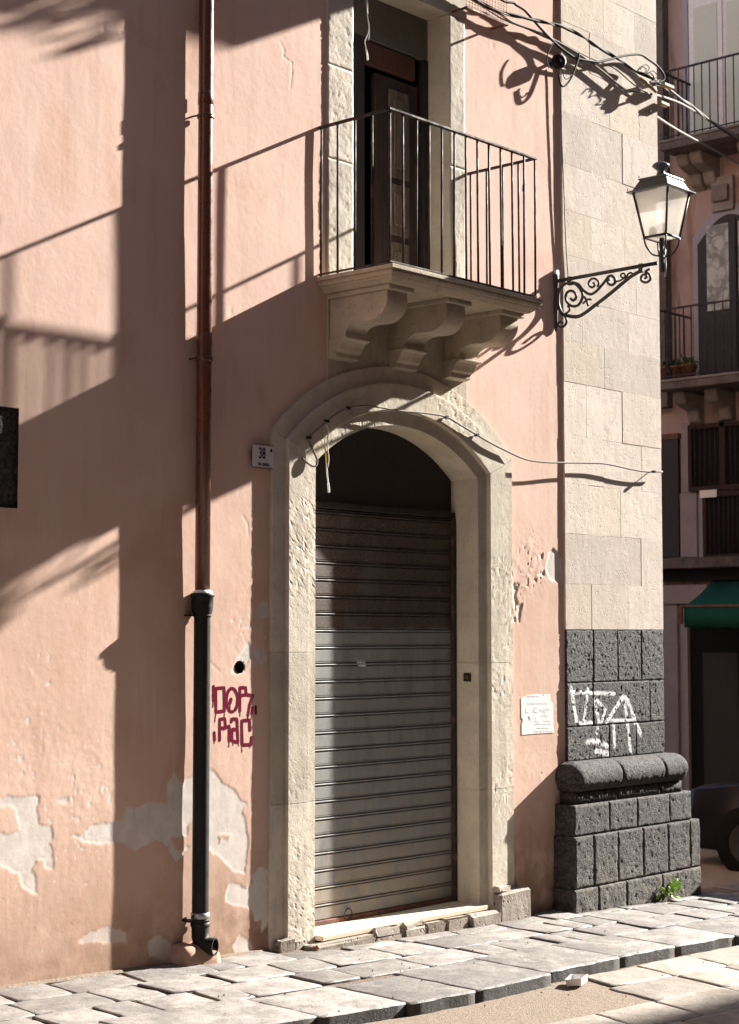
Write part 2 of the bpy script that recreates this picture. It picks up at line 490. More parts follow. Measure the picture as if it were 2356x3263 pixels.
# ================================================================== THE SETTING: ground
def ground_sheet(name, x0, x1, y0, y1, off, mat, nx=2, ny=2):
    xs, ys = np.linspace(x0, x1, nx), np.linspace(y0, y1, ny)
    vs = [(x, y, zg(x, y) + off) for y in ys for x in xs]
    fs = [(j*nx+i, j*nx+i+1, (j+1)*nx+i+1, (j+1)*nx+i) for j in range(ny-1) for i in range(nx-1)]
    return tag(obj(name, mesh(vs, fs), mat), kind='structure')
road = ground_sheet('road', -60, 130, -70, 90, -.066, M['dust'], 40, 40)
pav = MB()
pv = [(-3, -1.24), (15.5, -1.24), (15.5, -.05), (11.6, .0), (-3, .05)]
n = len(pv)
pav.add([(x, y, zg(x, y) - .011) for x, y in pv] + [(x, y, zg(x, y) - .3) for x, y in pv],
        [tuple(range(n))] + [(i, n+i, n+(i+1) % n, (i+1) % n) for i in range(n)])
pavement = tag(pav.build('pavement', M['dirt']), kind='structure')

def paving_stone(name, corners, mat, parent, dz=0.0, thick=.10, tilt=.003, edge=.010, off=0.0, wob=.0045, drop=.003, gap=.0, cin=.012):
    """an irregular flat stone with worn edges; corners anticlockwise (x,y)"""
    c = np.array(corners, float); ctr = c.mean(0)
    out = []
    for i in range(len(c)):
        a, b = c[i], c[(i+1) % len(c)]
        L = np.linalg.norm(b-a); k = max(2, min(9, int(L/.075)))
        for j in range(k):
            t = (j + (0 if j == 0 else random.uniform(-.12, .12)))/k
            p = a+(b-a)*t
            if j == 0: p = p + (ctr-p)/np.linalg.norm(ctr-p)*random.uniform(.001, cin)
            else: p = p + np.array([random.gauss(0, wob), random.gauss(0, wob)])
            out.append(p)
    out = np.array(out); m = len(out)
    tx, ty = random.gauss(0, tilt), random.gauss(0, tilt)
    f = lambda p, d: (p[0], p[1], zg(p[0], p[1]) + off + dz + d + tx*(p[0]-ctr[0])*2 + ty*(p[1]-ctr[1])*2)
    ins = lambda s: np.array([p + (ctr-p)/np.linalg.norm(ctr-p)*s*random.uniform(.8, 1.3) for p in out])
    r1, r2, r3 = out, ins(edge*.45), ins(edge*1.6)
    vs = [f(p, -thick) for p in r1] + [f(p, -drop*2.2+random.gauss(0, .0012)) for p in r1] + [f(p, -drop*.55) for p in r2] + [f(p, random.gauss(0, .0012)) for p in r3]
    vs.append(f(ctr, random.gauss(.0, .002)))
    fs = []
    dup = len(vs); vs += vs[m:2*m]
    for i in range(m):
        j = (i+1) % m; fs.append((i, j, dup+j, dup+i))
    for k in (1, 2):
        for i in range(m):
            j = (i+1) % m; fs.append((k*m+i, k*m+j, (k+1)*m+j, (k+1)*m+i))
    fs += [(3*m+i, 3*m+(i+1) % m, 4*m) for i in range(m)]
    me = mesh(vs, fs, True)
    return obj(name, me, mat, parent)

# kerb stones: front edge measured along the photograph's kerb
kerb_x = [2.4, 3.1, 3.9, 4.75, 5.585, 6.14, 6.63, 7.30, 8.0, 8.6, 9.25, 9.95, 10.6, 11.3, 12.0, 12.8, 13.6, 14.5, 15.4]
kerb_y = [-1.28, -1.275, -1.28, -1.285, -1.335, -1.375, -1.39, -1.30, -1.285, -1.27, -1.285, -1.30, -1.32, -1.36, -1.42, -1.5, -1.6, -1.7]
kerb_b = [-.84, -.80, -.85, -.82, -.86, -.90, -.84, -.80, -.82, -.86, -.84, -.82, -.85, -.85, -.85, -.9, -.9, -.9]
for i in range(len(kerb_x)-1):
    x0, x1 = kerb_x[i]+.0005, kerb_x[i+1]-.001
    yf, yb = kerb_y[i], kerb_b[i]
    s = random.uniform(-.03, .03)
    paving_stone('kerb_stone', [(x0, yf+random.uniform(-.006, .006)), (x1, (yf+kerb_y[min(i+1, len(kerb_y)-1)])/2+random.uniform(-.006, .006)), (x1, yb), (x0, yb)], M['paving'], pavement, dz=random.uniform(-.002, .004), thick=.24, edge=.015, tilt=.002, drop=.0045, cin=.0012, wob=.003)
# flagstones between kerb and wall: courses along the wall, joints askew
rows = [(-.838, -.562), (-.556, -.288), (-.282, -.018)]
for ri, (y0, y1) in enumerate(rows):
    x = 2.2 + .1*ri
    while x < 15:
        w = random.choice([.22, .30, .36, .42, .48, .40]) * random.uniform(.9, 1.12)
        g = random.choice([.004, .008, .013, .02, .026])
        sk = .03*random.uniform(-1, 1) + .02
        ya, yb = y0+random.uniform(-.006, .006), y1+random.uniform(-.006, .006)
        blocked = ri == 2 and (6.45 < x+w/2 < 8.87 or 9.08 < x+w/2 < 10.97)
        if ri == 2 and x > 11.3: blocked = True
        if not blocked:
            paving_stone('paving_stone', [(x, ya), (x+w-g, ya+random.uniform(-.005, .005)), (x+w-g+sk, yb+random.uniform(-.005, .005)), (x+sk, yb)], M['paving'], pavement, dz=random.gauss(0, .0022), tilt=.004)
        x += w
# infill slabs in front of the step and round the pilaster foot
for cs in ([(6.52, -.275), (6.95, -.275), (6.93, -.165), (6.55, -.13)], [(6.97, -.28), (7.4, -.28), (7.38, -.175), (6.96, -.17)], [(7.42, -.28), (7.86, -.28), (7.88, -.17), (7.41, -.17)],
           [(7.89, -.28), (8.33, -.28), (8.34, -.16), (7.9, -.165)], [(8.36, -.28), (8.83, -.28), (8.83, -.10), (8.38, -.15)],
           [(8.86, -.275), (9.13, -.275), (9.13, -.03), (8.86, -.03)],
           [(9.14, -.275), (9.6, -.275), (9.6, -.20), (9.14, -.20)], [(9.62, -.275), (10.2, -.275), (10.2, -.20), (9.62, -.20)], [(10.22, -.275), (10.93, -.275), (10.93, -.20), (10.22, -.20)]):
    paving_stone('paving_stone', cs, M['paving'], pavement, dz=random.gauss(-.003, .002), tilt=.004)

# street slabs: larger worn lava slabs in oblique courses, a dusty patch left bare by the kerb
ang = math.radians(-2.5)
ca, sa = math.cos(ang), math.sin(ang)
for r in range(12):
    v0 = -.35*r; v1 = v0-.35
    u = -6 + .17*(r % 3)
    while u < 9:
        w = random.uniform(.42, .66); g = random.uniform(.006, .018)
        cs = []
        for (a, b) in ((u, v1+.012), (u+w-g, v1+.012), (u+w-g+.06, v0), (u+.06, v0)):
            a += random.uniform(-.012, .012); b += random.uniform(-.006, .006)
            cs.append((8.0 + ca*a - sa*b, -1.25 + sa*a + ca*b))
        cx, cy = np.mean(cs, 0)
        kerb_here = np.interp(cx, [kerb_x[i]+.3 for i in range(len(kerb_y))], kerb_y)
        top = max(p[1] for p in cs)
        d = ((cx-6.72)/.80)**2 + ((cy+1.60)/.26)**2
        u += w
        if top > kerb_here-.015 and cy > kerb_here-.06: continue
        cs = [(px, min(py, kerb_here-.02)) for px, py in cs]
        if d < 1: continue
        if not (3 < cx < 15 and cy > -4.2): continue
        paving_stone('street_slab', cs, M['road'], road, dz=random.gauss(0, .002), off=-.054, tilt=.003, edge=.014, drop=.004)

# washed-in dirt along the foot of the wall
fx_ = np.arange(3.0, 6.6, .02); w1 = .028+.02*vnoise(fx_, fx_*0, .12, 61, 3); w1 = np.clip(w1, .008, None)
vs = []
for x, w in zip(fx_, w1): vs += [(x, .02, zg(x)+.012), (x, -w*.5, zg(x)+.0075), (x, -w, zg(x, -w)-.004)]
fs = [(3*i+j, 3*i+3+j, 3*i+4+j, 3*i+1+j) for i in range(len(fx_)-1) for j in range(2)]
wd_ = tag(obj('wall_foot_dirt', mesh(vs, fs, True), M['dust']), 'washed in dirt along the foot of the pink wall', 'dirt', kind='stuff')

# ================================================================== THE PINK HOUSE
DX0, DX1, DSP, DCR = 6.842, 8.475, 2.70, 3.015        # doorway: front opening edges, springing, crown
DZ0 = .045
house = empty('pink_house', (7.5, 0, 0), 'peeling salmon pink stucco corner house with arched doorway and balcony', 'house')

def arch_path(o):
    """doorway outline grown outwards by o: list of (x,z) and matching outward normals"""
    half = (DX1-DX0)/2; rise = DCR-DSP; R = (half*half+rise*rise)/(2*rise); cx = (DX0+DX1)/2; cz = DCR-R
    a0 = math.asin(half/R)
    return cx, cz, R, a0
CX_, CZ_, AR, AA = arch_path(0)
def jamb_pt(side, z, o): return ((DX0-o) if side < 0 else (DX1+o), z)
def arc_pt(a, o):
    # a from -AA (left) to AA; the springing corners mitre into the jambs
    r = AR+o
    x, z = CX_ + r*math.sin(a), CZ_ + r*math.cos(a)
    return x, z
def outline(o, n=40):
    """closed-ended path left foot .. arch .. right foot at offset o"""
    half = (DX1-DX0)/2+o; r = AR+o
    a = math.asin(min(1, half/r))
    pts = [(DX0-o, -.3), (DX0-o, CZ_+r*math.cos(a))]
    for i in range(1, n): 
        t = -a+2*a*i/n; pts.append((CX_+r*math.sin(t), CZ_+r*math.cos(t)))
    pts += [(DX1+o, CZ_+r*math.cos(a)), (DX1+o, -.3)]
    return pts

# ---- stucco wall: fine sheet with its real unevenness, peeled patches recessed
GX0, GX1, GZ0, GZ1, GS = 4.55, 9.345, -.16, 6.2, .007
nx, nz = int((GX1-GX0)/GS)+1, int((GZ1-GZ0)/GS)+1
gx, gz = np.meshgrid(GX0+np.arange(nx)*GS, GZ0+np.arange(nz)*GS)
def S2W(pts, ox, oy, k): return np.array([[*YP(ox+u/k, oy+v/k)[[0, 2]]] for u, v in pts])
kA = 1638/1100
peel_polys = [
    (1, S2W([(-30,830),(40,800),(90,805),(150,795),(185,800),(180,860),(187,930),(250,940),(258,1000),(237,1020),(252,1060),(250,1145),(215,1140),(210,1105),(180,1100),(155,1150),(180,1215),(180,1265),(160,1272),(105,1215),(90,1170),(40,1150),(-30,1120)], 0, 2000, kA)),
    (-1, S2W([(-30,865),(40,840),(75,855),(80,910),(97,960),(50,978),(-30,970)], 0, 2000, kA)),
    (1, S2W([(345,988),(385,985),(440,945),(495,925),(580,915),(600,850),(640,862),(700,832),(790,830),(800,720),(825,690),(870,735),(920,700),(1010,672),(1060,735),(1110,770),(1140,810),(1172,830),(1157,880),(1182,1000),(1170,1120),(1165,1172),(1100,1150),(1045,1085),(1010,1075),(960,1000),(920,915),(890,940),(892,985),(840,998),(815,1000),(840,1055),(875,1060),(880,1030),(905,1038),(870,1085),(835,1118),(805,1070),(800,1040),(745,998),(690,1035),(640,1060),(590,1025),(480,1025),(400,1020)], 0, 2000, kA)),
    (-1, S2W([(1035,985),(1060,975),(1100,978),(1085,1010),(1060,1000),(1045,1020)], 0, 2000, kA)),
    (1, S2W([(1075,1250),(1090,1215),(1130,1215),(1170,1240),(1200,1215),(1195,1175),(1230,1135),(1250,1140),(1300,1170),(1300,1330),(1250,1450),(1235,1450),(1240,1390),(1210,1390),(1195,1340),(1150,1320),(1110,1325),(1075,1295)], 0, 2000, kA)),
    (.75, S2W([(1105,1510),(1140,1455),(1190,1490),(1205,1530),(1120,1555)], 0, 2000, kA)),
    (.7, S2W([(370,1495),(430,1440),(510,1408),(605,1450),(600,1490),(480,1497)], 0, 2000, kA)),
    (.6, S2W([(700,1490),(760,1460),(800,1490),(840,1530),(830,1585),(710,1565)], 0, 2000, kA)),
    (.8, S2W([(275,820),(300,808),(328,808),(325,832),(300,838)], 0, 2000, kA)),
    (1, S2W([(305,260),(325,130),(350,100),(385,140),(405,190),(412,330),(385,345),(350,325),(330,310)], 1600, 1700, 2.1667)),
    (.8, S2W([(250,290),(290,260),(300,300)], 1600, 1700, 2.1667)), (.8, S2W([(255,150),(285,140),(280,190)], 1600, 1700, 2.1667)),
    (.8, S2W([(80,345),(115,380),(95,430),(110,480),(90,520),(80,430)], 1600, 1700, 2.1667)),
    (.8, S2W([(110,500),(148,480),(130,540),(120,630),(108,560)], 1600, 1700, 2.1667)), (.7, S2W([(80,580),(100,580),(98,620),(82,612)], 1600, 1700, 2.1667)),
    (1, S2W([(755,920),(830,780),(885,760),(950,830),(1040,790),(1125,930),(1060,1020),(1040,1040),(980,960),(890,940),(830,1060),(830,1110),(700,1130),(670,1105),(710,1010)], 560, 1850, 3.78)),
    (1, S2W([(1000,300),(1060,260),(1130,270),(1130,420),(1040,470),(980,400)], 560, 1850, 3.78)),
]
def poly_sd(px, pz, poly):
    """signed distance (negative inside)"""
    d = np.full(px.shape, 1e9); ins = np.zeros(px.shape, bool)
    for i in range(len(poly)):
        a, b = poly[i], poly[(i+1) % len(poly)]
        e = b-a; wx, wz = px-a[0], pz-a[1]
        t = np.clip((wx*e[0]+wz*e[1])/(e@e), 0, 1)
        d = np.minimum(d, np.hypot(wx-e[0]*t, wz-e[1]*t))
        c = ((a[1] <= pz) & (b[1] > pz)) | ((b[1] <= pz) & (a[1] > pz))
        with np.errstate(divide='ignore', invalid='ignore'):
            xi = a[0]+(pz-a[1])/(b[1]-a[1])*e[0]
        ins ^= c & (px < xi)
    return np.where(ins, -d, d)
peel = np.zeros(gx.shape); deep = np.zeros(gx.shape)
rag = vnoise(gx, gz, .05, 3, 3)*.011 + vnoise(gx, gz, .013, 4, 1)*.004
for amt, poly in peel_polys:
    x0, z0 = poly.min(0)-.05; x1, z1 = poly.max(0)+.05
    i0, i1 = max(0, int((x0-GX0)/GS)), min(nx, int((x1-GX0)/GS)+2); j0, j1 = max(0, int((z0-GZ0)/GS)), min(nz, int((z1-GZ0)/GS)+2)
    if i1 <= i0 or j1 <= j0: continue
    sl = (slice(j0, j1), slice(i0, i1))
    sd = poly_sd(gx[sl], gz[sl], poly) + rag[sl]
    mk = np.clip(.5 - sd/GS, 0, 1)
    if amt < 0: peel[sl] = np.minimum(peel[sl], 1-mk)
    else:
        peel[sl] = np.maximum(peel[sl], mk*amt)
        if poly[:, 0].min() > 8.5: deep[sl] = np.maximum(deep[sl], mk)
# scattered flakes (clusters where the photograph has them)
fl = np.zeros(gx.shape)
for cxp, czp, rad, wgt in ((60, 2420, .28, 1), (280, 2470, .22, 1), (130, 2140, .18, .8), (790, 1990, .17, 1.5), (800, 2090, .14, 1.3), (330, 2600, .3, .8), (130, 2850, .25, .6), (1700, 2450, .25, .5), (1690, 1800, .15, 1.7), (1630, 1900, .13, 1.7), (850, 2500, .2, .6), (700, 2450, .3, .4), (260, 1850, .2, .5)):
    c = YP(cxp, czp); fl += .72*wgt*np.exp(-(((gx-c[0])/rad)**2+((gz-c[2])/(rad*1.3))**2))
flake = np.clip((vnoise(gx, gz*.55, .019, 9, 2) - (.86-.36*np.clip(fl, 0, 1.2)))*12, 0, 1)*np.clip(fl*3, 0, 1)
peel = np.maximum(peel, flake)
# unevenness of the plaster
relief = .0032*vnoise(gx, gz, .75, 11, 2) + .0007*vnoise(gx, gz, .20, 12, 2) + .00028*vnoise(gx, gz*.8, .06, 13, 2)
relief += .0006*np.clip(fl, 0, 1)*vnoise(gx, gz, .03, 14, 2)
# dents with soft rims, scratches and the old crack above the lamp pipe
for k in range(26):
    cx_, cz_, r_ = rng.uniform(4.7, 9.3), rng.uniform(0, 5.8), rng.uniform(.006, .02)
    relief += rng.uniform(.0006, .002)*np.exp(-(((gx-cx_)/r_)**2+((gz-cz_)/(r_*rng.uniform(.8, 2.5)))**2))
def line_relief(pts, depth, w):
    global relief
    P = np.array([[*YP(u, v)[[0, 2]]] for u, v in pts])
    for a, b in zip(P[:-1], P[1:]):
        e = b-a; t = np.clip(((gx-a[0])*e[0]+(gz-a[1])*e[1])/(e@e), 0, 1)
        relief = relief + depth*np.exp(-(((gx-a[0]-e[0]*t)**2+(gz-a[1]-e[1]*t)**2)/w**2))
line_relief([(893,135),(905,160),(903,180),(915,190),(930,200),(930,235),(925,280)], .0014, .006)
line_relief([(660,2060),(668,2110),(700,2140)], .001, .007)
line_relief([(776,1645),(790,1670),(792,1705)], .0012, .006)
relief += -.004*np.clip((.06-np.abs(gz-.0))/.06, 0, 1)
deep = np.maximum(deep, flake*(gx > 8.7))
relief -= .0015*np.clip(fl, 0, 1)*(gx > 8.7)*np.clip(vnoise(gx, gz, .035, 15, 2)*2, 0, 1)*(1-deep)
wall_y = relief + .0036*deep + .0017*peel - .0008*np.minimum(flake, peel)
# round pipe hole: snap the sheet to a clean circle
HX, HZ, HR = 6.361, 1.523, .034
d = np.hypot(gx-HX, gz-HZ); near = (np.abs(d-HR) < GS*.75)
gxs, gzs = gx.copy(), gz.copy()
gxs[near] = HX+(gx[near]-HX)/d[near]*HR; gzs[near] = HZ+(gz[near]-HZ)/d[near]*HR
fcx, fcz = (gx[:-1, :-1]+GS/2), (gz[:-1, :-1]+GS/2)
keep = np.hypot(fcx-HX, fcz-HZ) > HR-.001
o_mid = .21
half = (DX1-DX0)/2+o_mid
in_door = (np.abs(fcx-CX_) < half) & (fcz < CZ_+np.sqrt(np.clip((AR+o_mid)**2-(fcx-CX_)**2, 0, None)))
keep &= ~in_door
keep &= ~((fcx > 7.10) & (fcx < 8.22) & (fcz > 3.70) & (fcz < 5.75))
keep &= ~((fcx < 4.905) & (fcz > 2.292) & (fcz < 2.768))
idx = np.arange(nx*nz).reshape(nz, nx)
quads = np.stack([idx[:-1, :-1], idx[:-1, 1:], idx[1:, 1:], idx[1:, :-1]], -1)[keep]
used = np.unique(quads); remap = np.full(nx*nz, -1); remap[used] = np.arange(len(used))
co = np.stack([gxs.ravel(), wall_y.ravel(), gzs.ravel()], 1)[used]
qd = remap[quads].astype(np.int32)
me = bpy.data.meshes.new('wall')
me.vertices.add(len(co)); me.vertices.foreach_set('co', co.astype(np.float32).ravel())
me.loops.add(qd.size); me.loops.foreach_set('vertex_index', qd.ravel())
me.polygons.add(len(qd)); me.polygons.foreach_set('loop_start', np.arange(0, qd.size, 4, dtype=np.int32)); me.polygons.foreach_set('loop_total', np.full(len(qd), 4, np.int32))
me.polygons.foreach_set('use_smooth', np.ones(len(qd), bool))
me.update(calc_edges=True)
at = me.attributes.new('peel', 'FLOAT', 'POINT'); at.data.foreach_set('value', peel.ravel()[used].astype(np.float32))
me.validate()
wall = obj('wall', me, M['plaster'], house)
def surf(x, z):
    fx, fz_ = np.clip((x-GX0)/GS, 0, nx-1.001), np.clip((z-GZ0)/GS, 0, nz-1.001); i, j = int(fx), int(fz_); a, c = fx-i, fz_-j
    return float((wall_y[j, i]*(1-a)+wall_y[j, i+1]*a)*(1-c)+(wall_y[j+1, i]*(1-a)+wall_y[j+1, i+1]*a)*c)
# rest of the house: storeys above and to the left, the side along the cross street, roof
b = MB()
b.add([(-4, 0, -.6), (GX0, 0, -.6), (GX0, 0, 10.5), (-4, 0, 10.5)], [(0, 1, 2, 3)])
b.add([(GX0, 0, GZ1-.004), (10.5, 0, GZ1-.004), (10.5, 0, 10.5), (GX0, 0, 10.5)], [(0, 1, 2, 3)])
b.add([(10.5, .03, -.6), (10.5, 14, -.6), (10.5, 14, 10.5), (10.5, .03, 10.5)], [(0, 1, 2, 3)])
b.add([(-4, 14, -.6), (10.5, 14, -.6), (10.5, 14, 10.5), (-4, 14, 10.5)], [(0, 3, 2, 1)])
b.add([(-4, 0, -.6), (-4, 14, -.6), (-4, 14, 10.5), (-4, 0, 10.5)], [(0, 3, 2, 1)])
b.add([(-4, 0, 10.5), (10.5, 0, 10.5), (10.5, 14, 10.5), (-4, 14, 10.5)], [(0, 1, 2, 3)])
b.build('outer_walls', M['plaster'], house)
# pipe hole behind the sheet
h = MB(); h.tube([(HX, -.0005, HZ), (HX, .10, HZ)], HR+.0005, 28, cap=False); h.add([(HX-.05, .10, HZ-.05), (HX+.05, .10, HZ-.05), (HX+.05, .10, HZ+.05), (HX-.05, .10, HZ+.05)], [(0, 1, 2, 3)])
h.build('pipe_hole', M['hole'], house)
# dark lava block built into the stucco at the left
MB().box(4.30, 4.93, .016, .3, 2.27, 2.79).build('lava_block', M['basalt'], house)

# ---- doorway surround: stones with the stepped profile measured at the jambs
PROF = [(-.085, .215), (-.085, -.015), (-.004, -.015), (0, -.019), (0, -.041), (.005, -.046), (.155, -.046), (.16, -.041), (.16, -.021), (.258, -.021), (.262, -.016), (.262, .02)]
surround = obj('door_surround', mesh([], []), M['lime'], house, loc=(7.65, 0, 0))
def fine_profile():
    out = []
    for (o0, y0), (o1, y1) in zip(PROF[:-1], PROF[1:]):
        m_ = max(1, int(abs(o1-o0)/.013)); out += [(o0+(o1-o0)*j/m_, y0+(y1-y0)*j/m_) for j in range(m_)]
    return out + [PROF[-1]]
FPROF = fine_profile()
def sweep_stone(name, pathfn, n):
    k = len(FPROF)
    ax, az = pathfn(0, .1); cx2, cz2 = pathfn(1, .1)
    n = max(12, int(math.hypot(cx2-ax, cz2-az)/.012))
    G_ = np.array([[(*pathfn(i/n, o), y) for (o, y) in FPROF] for i in range(n+1)])       # x, z, y
    X_, Z_, Y_ = G_[..., 0], G_[..., 1], G_[..., 2]
    worn = np.clip(vnoise(X_, Z_, .33, 71, 2)*1.5+.42, 0, 1)                             # eroded patches
    rough = .0012*vnoise(X_, Z_*.8, .03, 72, 3, .6)*(.35+worn) - .0048*worn*np.clip(vnoise(X_, Z_, .019, 73, 2)-.18, 0, 1)
    Y2 = Y_ - np.where(Y_ < -.008, rough, 0)
    vs = np.stack([X_, Y2, Z_], -1).reshape(-1, 3).tolist()
    fs = [(i*k+j, (i+1)*k+j, (i+1)*k+j+1, i*k+j+1) for i in range(n) for j in range(k-1)]
    me = mesh(vs, fs)
    bm = bmesh.new(); bm.from_mesh(me); bmesh.ops.recalc_face_normals(bm, faces=bm.faces)
    if sum(f.normal.y*f.calc_area() for f in bm.faces) > 0: bmesh.ops.reverse_faces(bm, faces=bm.faces)
    bm.to_mesh(me); bm.free()
    return obj(name, me, M['lime'], surround)
def spring_z(o):
    half = (DX1-DX0)/2+o; return CZ_+math.sqrt((AR+o)**2-half**2)
for side, cuts in ((-1, [-.02, .78, 1.60, None]), (1, [.0, .74, 1.52, None])):
    for c0, c1 in zip(cuts[:-1], cuts[1:]):
        def fn(t, o, c0=c0, c1=c1, side=side):
            z1 = spring_z(o)-.001 if c1 is None else c1-.001
            return jamb_pt(side, c0+.001 + (z1-c0-.001)*t, o)
        sweep_stone('jamb_stone', fn, 14)
NV = 5
for i in range(NV):
    def fn(t, o, i=i):
        half = (DX1-DX0)/2+o; a = math.asin(half/(AR+o)); s = -1+2*(i+t)/NV
        s = s + (-.0008 if t > .5 else .0008)
        return arc_pt(a*s, o)
    sweep_stone('arch_stone', fn, 12)
# broken plinth stones at the feet of the jambs
MB().box(6.60, 6.715, -.075, .02, -.02, .065).build('plinth_stone', M['rubble'], surround, .008, 1, .004)
MB().box(6.735, 6.83, -.05, .02, -.03, .045).build('plinth_stone', M['rubble'], surround, .008, 1, .004)
MB().box(8.50, 8.80, -.105, .02, -.12, .11).build('plinth_stone', M['rubble'], surround, .015, 1, .006)
MB().box(8.49, 8.62, -.088, .02, .108, .142).build('plinth_stone', M['rubble'], surround, .006, 1, .004)

# ---- roller shutter: one slat after another
SX0, SX1, SY = 6.90, 8.42, .185
shutter = obj('roller_shutter', mesh([], []), M['shutter'], house, loc=(7.65, SY, 0))
pitch = .0975
prof = [(0, 0), (-.001, .004), (-.001, .064), (.0, .068), (.010, .0695), (.010, .0735), (-.004, .0755), (-.0055, .079), (-.004, .0825), (.010, .085), (.010, .0895), (-.002, .0912), (-.002, .0965), (.012, .0965), (.012, 0)]
sm = MB().prism_x([(y, z) for y, z in prof], SX0, SX1)
slat0 = None
zb = .078
for i in range(24):
    if slat0 is None:
        slat0 = sm.build('slat', M['shutter'], shutter, loc=(0, SY, zb)); sme = slat0.data
    else: obj('slat', sme, None, shutter, loc=(random.gauss(0, .001), SY+random.gauss(0, .0008), zb+pitch*i))
MB().box(SX0, SX1, SY-.012, SY+.014, .046, .074).build('bottom_bar', M['rust'], shutter, .003)
tube('pull_ring', [(7.40+.032*math.cos(a), SY-.016, .085+.032*math.sin(a)) for a in np.linspace(0, 2*math.pi, 17)], .004, M['iron'], shutter, 6)
box('guide_rail', 8.36, 8.385, SY-.03, SY-.002, .05, 2.42, M['iron'], shutter, .002)
# torn sticker and damp blot on the slats
st = MB()
c = YP(1156, 2112, SY-.002)
pts = [(-.05, .01), (-.035, .03), (-.01, .034), (.0, .025), (.02, .03), (.03, .02), (.022, .0), (.03, -.02), (.0, -.024), (-.03, -.02), (-.045, -.012)]
st.add([(c[0]+x, SY-.0015, c[2]+z) for x, z in pts], [tuple(range(len(pts)))]); st.build('torn_sticker', M['poster'], shutter)
# dark panel filling the head of the arch
pn = outline(-.08, 40)
top = [(x, z) for x, z in pn if z > 2.425]
MB().add([(SX0, .20, 2.425)] + [(x, .20, z) for x, z in top if True] + [(SX1, .20, 2.425)], [tuple(range(len(top)+2))]).build('tympanum_panel', M['darkwood'], house)
box('shutter_box_rail', SX0, SX1, .165, .199, 2.425, 2.462, M['darkwood'], house, .004)

# ---- threshold and the rubble step
MB().box(6.93, 8.40, -.075, .22, .018, .046).build('threshold', M['marble'], house, .004, 2)
step = obj('doorstep', mesh([], []), M['rubble'], house, loc=(7.6, -.1, 0))
for x0, x1, f, zt in ((6.80, 7.31, -.135, .016), (7.32, 7.55, -.115, .012), (7.56, 7.76, -.125, .017), (7.77, 7.93, -.12, .016), (7.94, 8.15, -.125, .016), (8.16, 8.46, -.13, .014)):
    MB().box(x0, x1, f, .0, -.12, zt).build('step_stone', M['rubble'], step, .014, 2, .005)
for x0, x1, z in ((7.33, 7.54, .020), (7.57, 7.75, .022)):
    MB().box(x0, x1, -.112, -.076, z-.03, z+.02).build('mortar_lump', M['rubble'], step, .01, 1, .006)

PF = -.014
# lava stone: pitted, hammered blocks; the sprayed tag soaks into their faces
TAG = [([(475,1070),(515,1295)],1.1),([(470,1095),(775,1105)],.8),([(595,1075),(565,1290)],.8),([(540,1310),(620,1305)],.9),([(635,1150),(665,1290),(655,1380)],.9),([(640,1140),(715,1215),(680,1310)],.8),
      ([(720,1300),(830,1130),(860,1140),(915,1290),(945,1370)],1.1),([(770,1320),(775,1470)],1.0),([(845,1150),(870,1350),(885,1500)],1.0),([(750,1290),(900,1290)],.7),([(590,1440),(650,1430),(730,1470)],1.1),([(650,1500),(730,1520)],1.2),([(930,1320),(960,1390)],1.0)]
TAGW = [(np.array([[*YP(1600+u/2.1667, 1700+v/2.1667, PF)[[0, 2]]] for u, v in p]), w) for p, w in TAG]
def lava_block(name, x0, x1, yf, z0, z1, mat, parent, step=.008, amp=.003, rnd=.012, paint=False, back=.2, pit=.011):
    nx_, nz_ = max(4, int((x1-x0)/step)), max(4, int((z1-z0)/step))
    X_, Z_ = np.meshgrid(np.linspace(x0, x1, nx_+1), np.linspace(z0, z1, nz_+1))
    e = np.minimum(np.minimum(X_-x0, x1-X_), np.minimum(Z_-z0, z1-Z_))
    ragged = rnd*(1+.6*vnoise(X_, Z_, .05, 41, 2))
    edge = np.clip(1-e/ragged, 0, 1)**2*rnd*.8
    hole = np.clip(vnoise(X_, Z_, .0155, 42, 2)-.30, 0, 1)*pit
    Y_ = yf + amp*vnoise(X_, Z_, .045, 43, 3, .65)*1.2 + .002*vnoise(X_, Z_, .2, 44, 1) + hole + edge
    V = np.stack([X_, Y_, Z_], -1).reshape(-1, 3).tolist(); I = np.arange((nx_+1)*(nz_+1)).reshape(nz_+1, nx_+1)
    Fq = np.stack([I[:-1, :-1], I[:-1, 1:], I[1:, 1:], I[1:, :-1]], -1).reshape(-1, 4).tolist()
    rim = list(I[0, :])+list(I[1:, -1])+list(I[-1, -2::-1])+list(I[-2:0:-1, 0]); n0 = len(V)
    V += [[V[i][0], back, V[i][2]] for i in rim]; m_ = len(rim)
    S_ = [(rim[i], n0+i, n0+(i+1) % m_, rim[(i+1) % m_]) for i in range(m_)]
    me = mesh(V, [tuple(map(int, f)) for f in Fq]+[tuple(map(int, f)) for f in S_]); me.polygons.foreach_set('use_smooth', [True]*len(Fq)+[False]*len(S_))
    if paint:
        d = np.full(X_.shape, 9.0)
        for P, w in TAGW:
            for a, c in zip(P[:-1], P[1:]):
                q = c-a; t = np.clip(((X_-a[0])*q[0]+(Z_-a[1])*q[1])/(q@q), 0, 1); d = np.minimum(d, np.hypot(X_-a[0]-q[0]*t, Z_-a[1]-q[1]*t)/w)
        val = np.clip((.0195-d)/.009, 0, 1)*np.clip(1-hole*220, 0, 1)
        at = me.attributes.new('paint', 'FLOAT', 'POINT'); v_ = np.zeros(len(V), np.float32); v_[:X_.size] = val.ravel(); at.data.foreach_set('value', v_)
    return obj(name, me, mat, parent)
